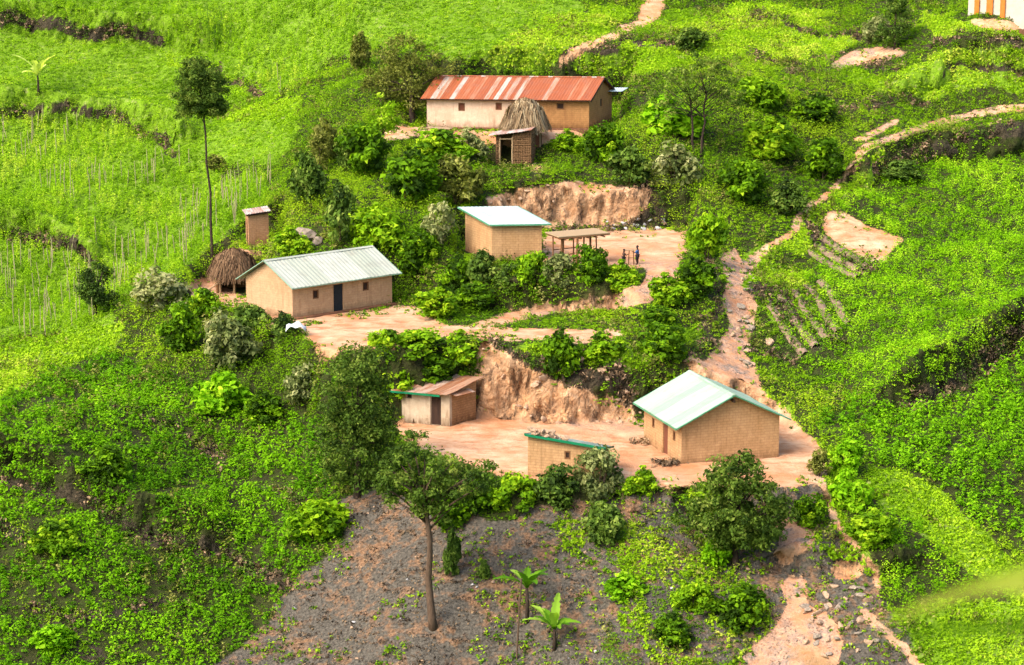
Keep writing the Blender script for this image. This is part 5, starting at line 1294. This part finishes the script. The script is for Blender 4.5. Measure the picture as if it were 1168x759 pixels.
for i in range(70):
    u_,v_=(random.uniform(552,735),random.uniform(402,484)) if i<48 else (random.uniform(558,738),random.uniform(215,258)); p=on(u_,v_); s=random.uniform(.10,.30)
    rock('earth_lump',RK[i%3],tuple(p),s,'hard lump of tan earth jutting from a cut bank','earth lumps in the cut banks','earth lump')
p=on(878,392); rock('orange_boulder',RK[1],tuple(p),.55,'orange boulder beside the gully above the green roofed house',None,'boulder')

# two children by the little stand
def figure(base, H, face, shirt, pose, label):
    t=thing('person',tuple(base),label,'person'); t.rotation_euler=(0,0,face); s=H/1.2
    V=[];E=[];Rd=[]
    def add(p,r,par=None):
        V.append(tuple(x*s for x in p)); Rd.append(r*s)
        if par is not None: E.append((par,len(V)-1))
        return len(V)-1
    pel=add((0,0,.60),.085); ab=add((0,0,.70),.08,pel); ch=add((0,.01,.86),.095,ab); nk=add((0,.0,.955),.042,ch); h0=add((0,.015,1.03),.078,nk); h1=add((0,.015,1.12),.07,h0)
    add((0,.085,1.045),.014,h0)                       # nose
    for sx in (-1,1):
        add((sx*.082,.01,1.05),.016,h0)               # ear
        hp=add((sx*.07,0,.56),.07,pel); kn=add((sx*.075,.02+pose*sx*.03,.31),.05,hp); an=add((sx*.08,-.01,.07),.034,kn); add((sx*.085,.09,.03),.03,an)
        sh=add((sx*.13,0,.88),.048,ch); 
        if sx*pose>0: el=add((sx*.17,.10,.74),.034,sh); wr=add((sx*.14,.24,.80),.026,el); dv=(0,1,.1)
        else: el=add((sx*.18,-.01,.70),.034,sh); wr=add((sx*.17,.05,.56),.026,el); dv=(0,.15,-1)
        w=np.array(V[wr])/s; d=unit(np.array(dv,float)); pm=add(tuple(w+d*.04),.024,wr)
        for k in range(4):
            o=np.array(((k-1.5)*.013,0,0)); a=add(tuple(w+d*.075+o),.008,pm); add(tuple(w+d*(.105-.008*abs(k-1))+o+np.array((0,.008,-.006))),.007,a)
        a=add(tuple(w+d*.04+np.array((-sx*.03,.01,0))),.009,pm); add(tuple(w+d*.065+np.array((-sx*.038,.016,0))),.008,a)
    me=bpy.data.meshes.new('body'); me.from_pydata(V,E,[]); me.materials.append(M['skin']); o=bpy.data.objects.new('body',me); COL.objects.link(o); o.parent=t
    o.modifiers.new('skin','SKIN'); 
    for i,sv in enumerate(me.skin_vertices[0].data): sv.radius=(Rd[i],Rd[i]); sv.use_root=(i==0)
    md=o.modifiers.new('sub','SUBSURF'); md.levels=md.render_levels=1
    def cloth(name,edges,rad,mat):
        ids=sorted({i for e in edges for i in e}); mp={i:k for k,i in enumerate(ids)}
        mm=bpy.data.meshes.new(name); mm.from_pydata([V[i] for i in ids],[(mp[a],mp[b]) for a,b in edges],[]); mm.materials.append(mat); oo=bpy.data.objects.new(name,mm); COL.objects.link(oo); oo.parent=t
        oo.modifiers.new('skin','SKIN')
        for i,sv in zip(ids,mm.skin_vertices[0].data): sv.radius=(Rd[i]*rad,Rd[i]*rad)
        mm.skin_vertices[0].data[0].use_root=True
        q=oo.modifiers.new('sub','SUBSURF'); q.levels=q.render_levels=1
    shs=[i for i in range(len(V)) if abs(abs(V[i][0])-.13*s)<1e-4 and abs(V[i][2]-.88*s)<1e-4]
    els=[e[1] for e in E if e[0] in shs]
    cloth('shirt',[(pel,ab),(ab,ch)]+[(ch,q) for q in shs]+[(a,b) for a,b in E if a in shs],1.25,shirt)
    hps=[i for i in range(len(V)) if abs(V[i][2]-.56*s)<1e-4 and abs(abs(V[i][0])-.07*s)<1e-4 and i>6]
    cloth('shorts',[(pel,q) for q in hps]+[(a,b) for a,b in E if a in hps],1.28,M['shorts'])
    m=MB(); 
    r_=12; pts=[];fs=[]
    for j in range(5):
        ph=j/4*1.45
        for i in range(r_): th=2*math.pi*i/r_; pts.append((math.sin(ph+.05)*math.cos(th)*.083*s,(math.sin(ph+.05)*math.sin(th)*.088+.005)*s,(1.095+math.cos(ph)*.09)*s))
    fs=[(j*r_+i,j*r_+(i+1)%r_,(j+1)*r_+(i+1)%r_,(j+1)*r_+i) for j in range(4) for i in range(r_)]; m.add(pts,fs); m.build('hair',M['black'],t,True)
    m=MB()
    for sx in (-1,1): m.box((sx*.03*s,.088*s,1.07*s),.022*s,.01*s,.012*s)
    m.build('eyes',M['whitecloth'],t); m=MB(); m.box((0,.086*s,1.0*s),.04*s,.01*s,.01*s); m.build('mouth',M['red_wood'],t)
    return t
a=at(711.5,303,21.4); a[2]=float(ground(a[0],a[1]))-.02; figure(a,1.15,R(-70),M['brown_shirt'],1,'child in brown top standing left of the little wooden stand')
a=at(727,302,21.4); a[2]=float(ground(a[0],a[1]))-.02; figure(a,1.35,R(75),M['blue_shirt'],-1,'child in blue shirt reaching to the little wooden stand')

# out of focus grass stems near the photographer
def near_blade(pts, w, mat):
    V=[];Fs=[]
    for i,p in enumerate(pts):
        q=i/(len(pts)-1); ww=w*(math.sin(math.pi*(.15+.83*q)))
        V+=[tuple(np.array(p)-np.array((0,0,ww))),tuple(np.array(p)+np.array((0,.01,0))),tuple(np.array(p)+np.array((0,0,ww)))]
    for i in range(len(pts)-1): Fs+=[(3*i,3*i+1,3*i+4,3*i+3),(3*i+1,3*i+2,3*i+5,3*i+4)]
    return V,Fs
gz=lambda x,y: float(ground(x,y))
root=np.array((1.85,7.2,gz(1.85,7.2)))
t=thing('tall_grass',tuple(root),'blurred tall grass blades close to the photographer at lower right','grass plant')
for (u0,v0),(u1,v1),Y,w_,tn in (((1225,640),(1000,712),7.0,.030,.85),((1230,715),(985,728),7.2,.026,.0),((1200,668),(1040,690),6.9,.020,1.0),((980,790),(890,738),7.1,.018,.0)):
    A=atY(u0,v0,Y); B=atY(u1,v1,Y-.3); mid=(A+B)/2+UP*.02
    pts=[root+np.array((random.uniform(-.05,.05),0,-.1)),root*.4+A*.6+UP*.15,A,mid,B]
    ts=np.linspace(0,1,14); pl_=[]
    for q in ts:
        k=q*4; i=min(int(k),3); f=k-i; pl_.append(tuple((pts[i]*(1-f)+pts[i+1]*f)-root))
    V,Fs=near_blade(pl_,w_,None); me=bpy.data.meshes.new('blade'); me.from_pydata(V,[],Fs); at_=me.attributes.new('tint','FLOAT','POINT'); at_.data.foreach_set('value',[tn]*len(V)); me.update(); me.materials.append(M['leaf_grass'])
    o=bpy.data.objects.new('blade',me); COL.objects.link(o); o.parent=t
EXPO=1.8
# ------------------------------------------------------------------ light, sky, camera
w = bpy.data.worlds.new('World'); sc.world = w; w.use_nodes = True
nt = w.node_tree; nt.nodes.clear(); n = N(nt)
SUN_EL, SUN_AZ = R(44), math.atan2(-.75, -.62)        # azimuth measured from +Y towards +X
sky = n('TexSky', sky_type='NISHITA', sun_disc=False, sun_elevation=SUN_EL, sun_rotation=SUN_AZ, air_density=1.0, dust_density=4.0, ozone_density=1.0)
bg = n('Background', {'Color': sky.outputs[0], 'Strength': .148})
o_ = n('OutputWorld', {'Surface': bg.outputs[0]})
L_s = bpy.data.lights.new('sun', 'SUN'); L_s.energy = 1.15; L_s.angle = R(30); L_s.color = (1, .96, .91)
so_ = bpy.data.objects.new('sun', L_s); COL.objects.link(so_)
sd_ = Vector((math.sin(SUN_AZ)*math.cos(SUN_EL), math.cos(SUN_AZ)*math.cos(SUN_EL), math.sin(SUN_EL)))
so_.rotation_euler = (-sd_).to_track_quat('-Z', 'Y').to_euler(); so_.location = (-60, 60, 120)
cam = bpy.data.cameras.new('camera'); cam.sensor_width = 36; cam.lens = 36*F/1168
cam.clip_start = .5; cam.clip_end = 3000
co_ = bpy.data.objects.new('camera', cam); COL.objects.link(co_); co_.location = (0, 0, CAMZ); co_.rotation_euler = (math.pi/2-PITCH, 0, 0)
cam.dof.use_dof = True; cam.dof.focus_distance = 150; cam.dof.aperture_fstop = 1.2
sc.camera = co_
sc.view_settings.view_transform = 'Standard'; sc.view_settings.look = 'None'; sc.view_settings.gamma = 1; sc.view_settings.exposure = EXPO
sc.render.engine = 'CYCLES'; sc.cycles.max_bounces = 5; sc.cycles.diffuse_bounces = 3; sc.cycles.transmission_bounces = 3; sc.cycles.glossy_bounces = 2
sc.cycles.use_denoising = True; sc.cycles.use_adaptive_sampling = True; sc.cycles.adaptive_threshold = .02
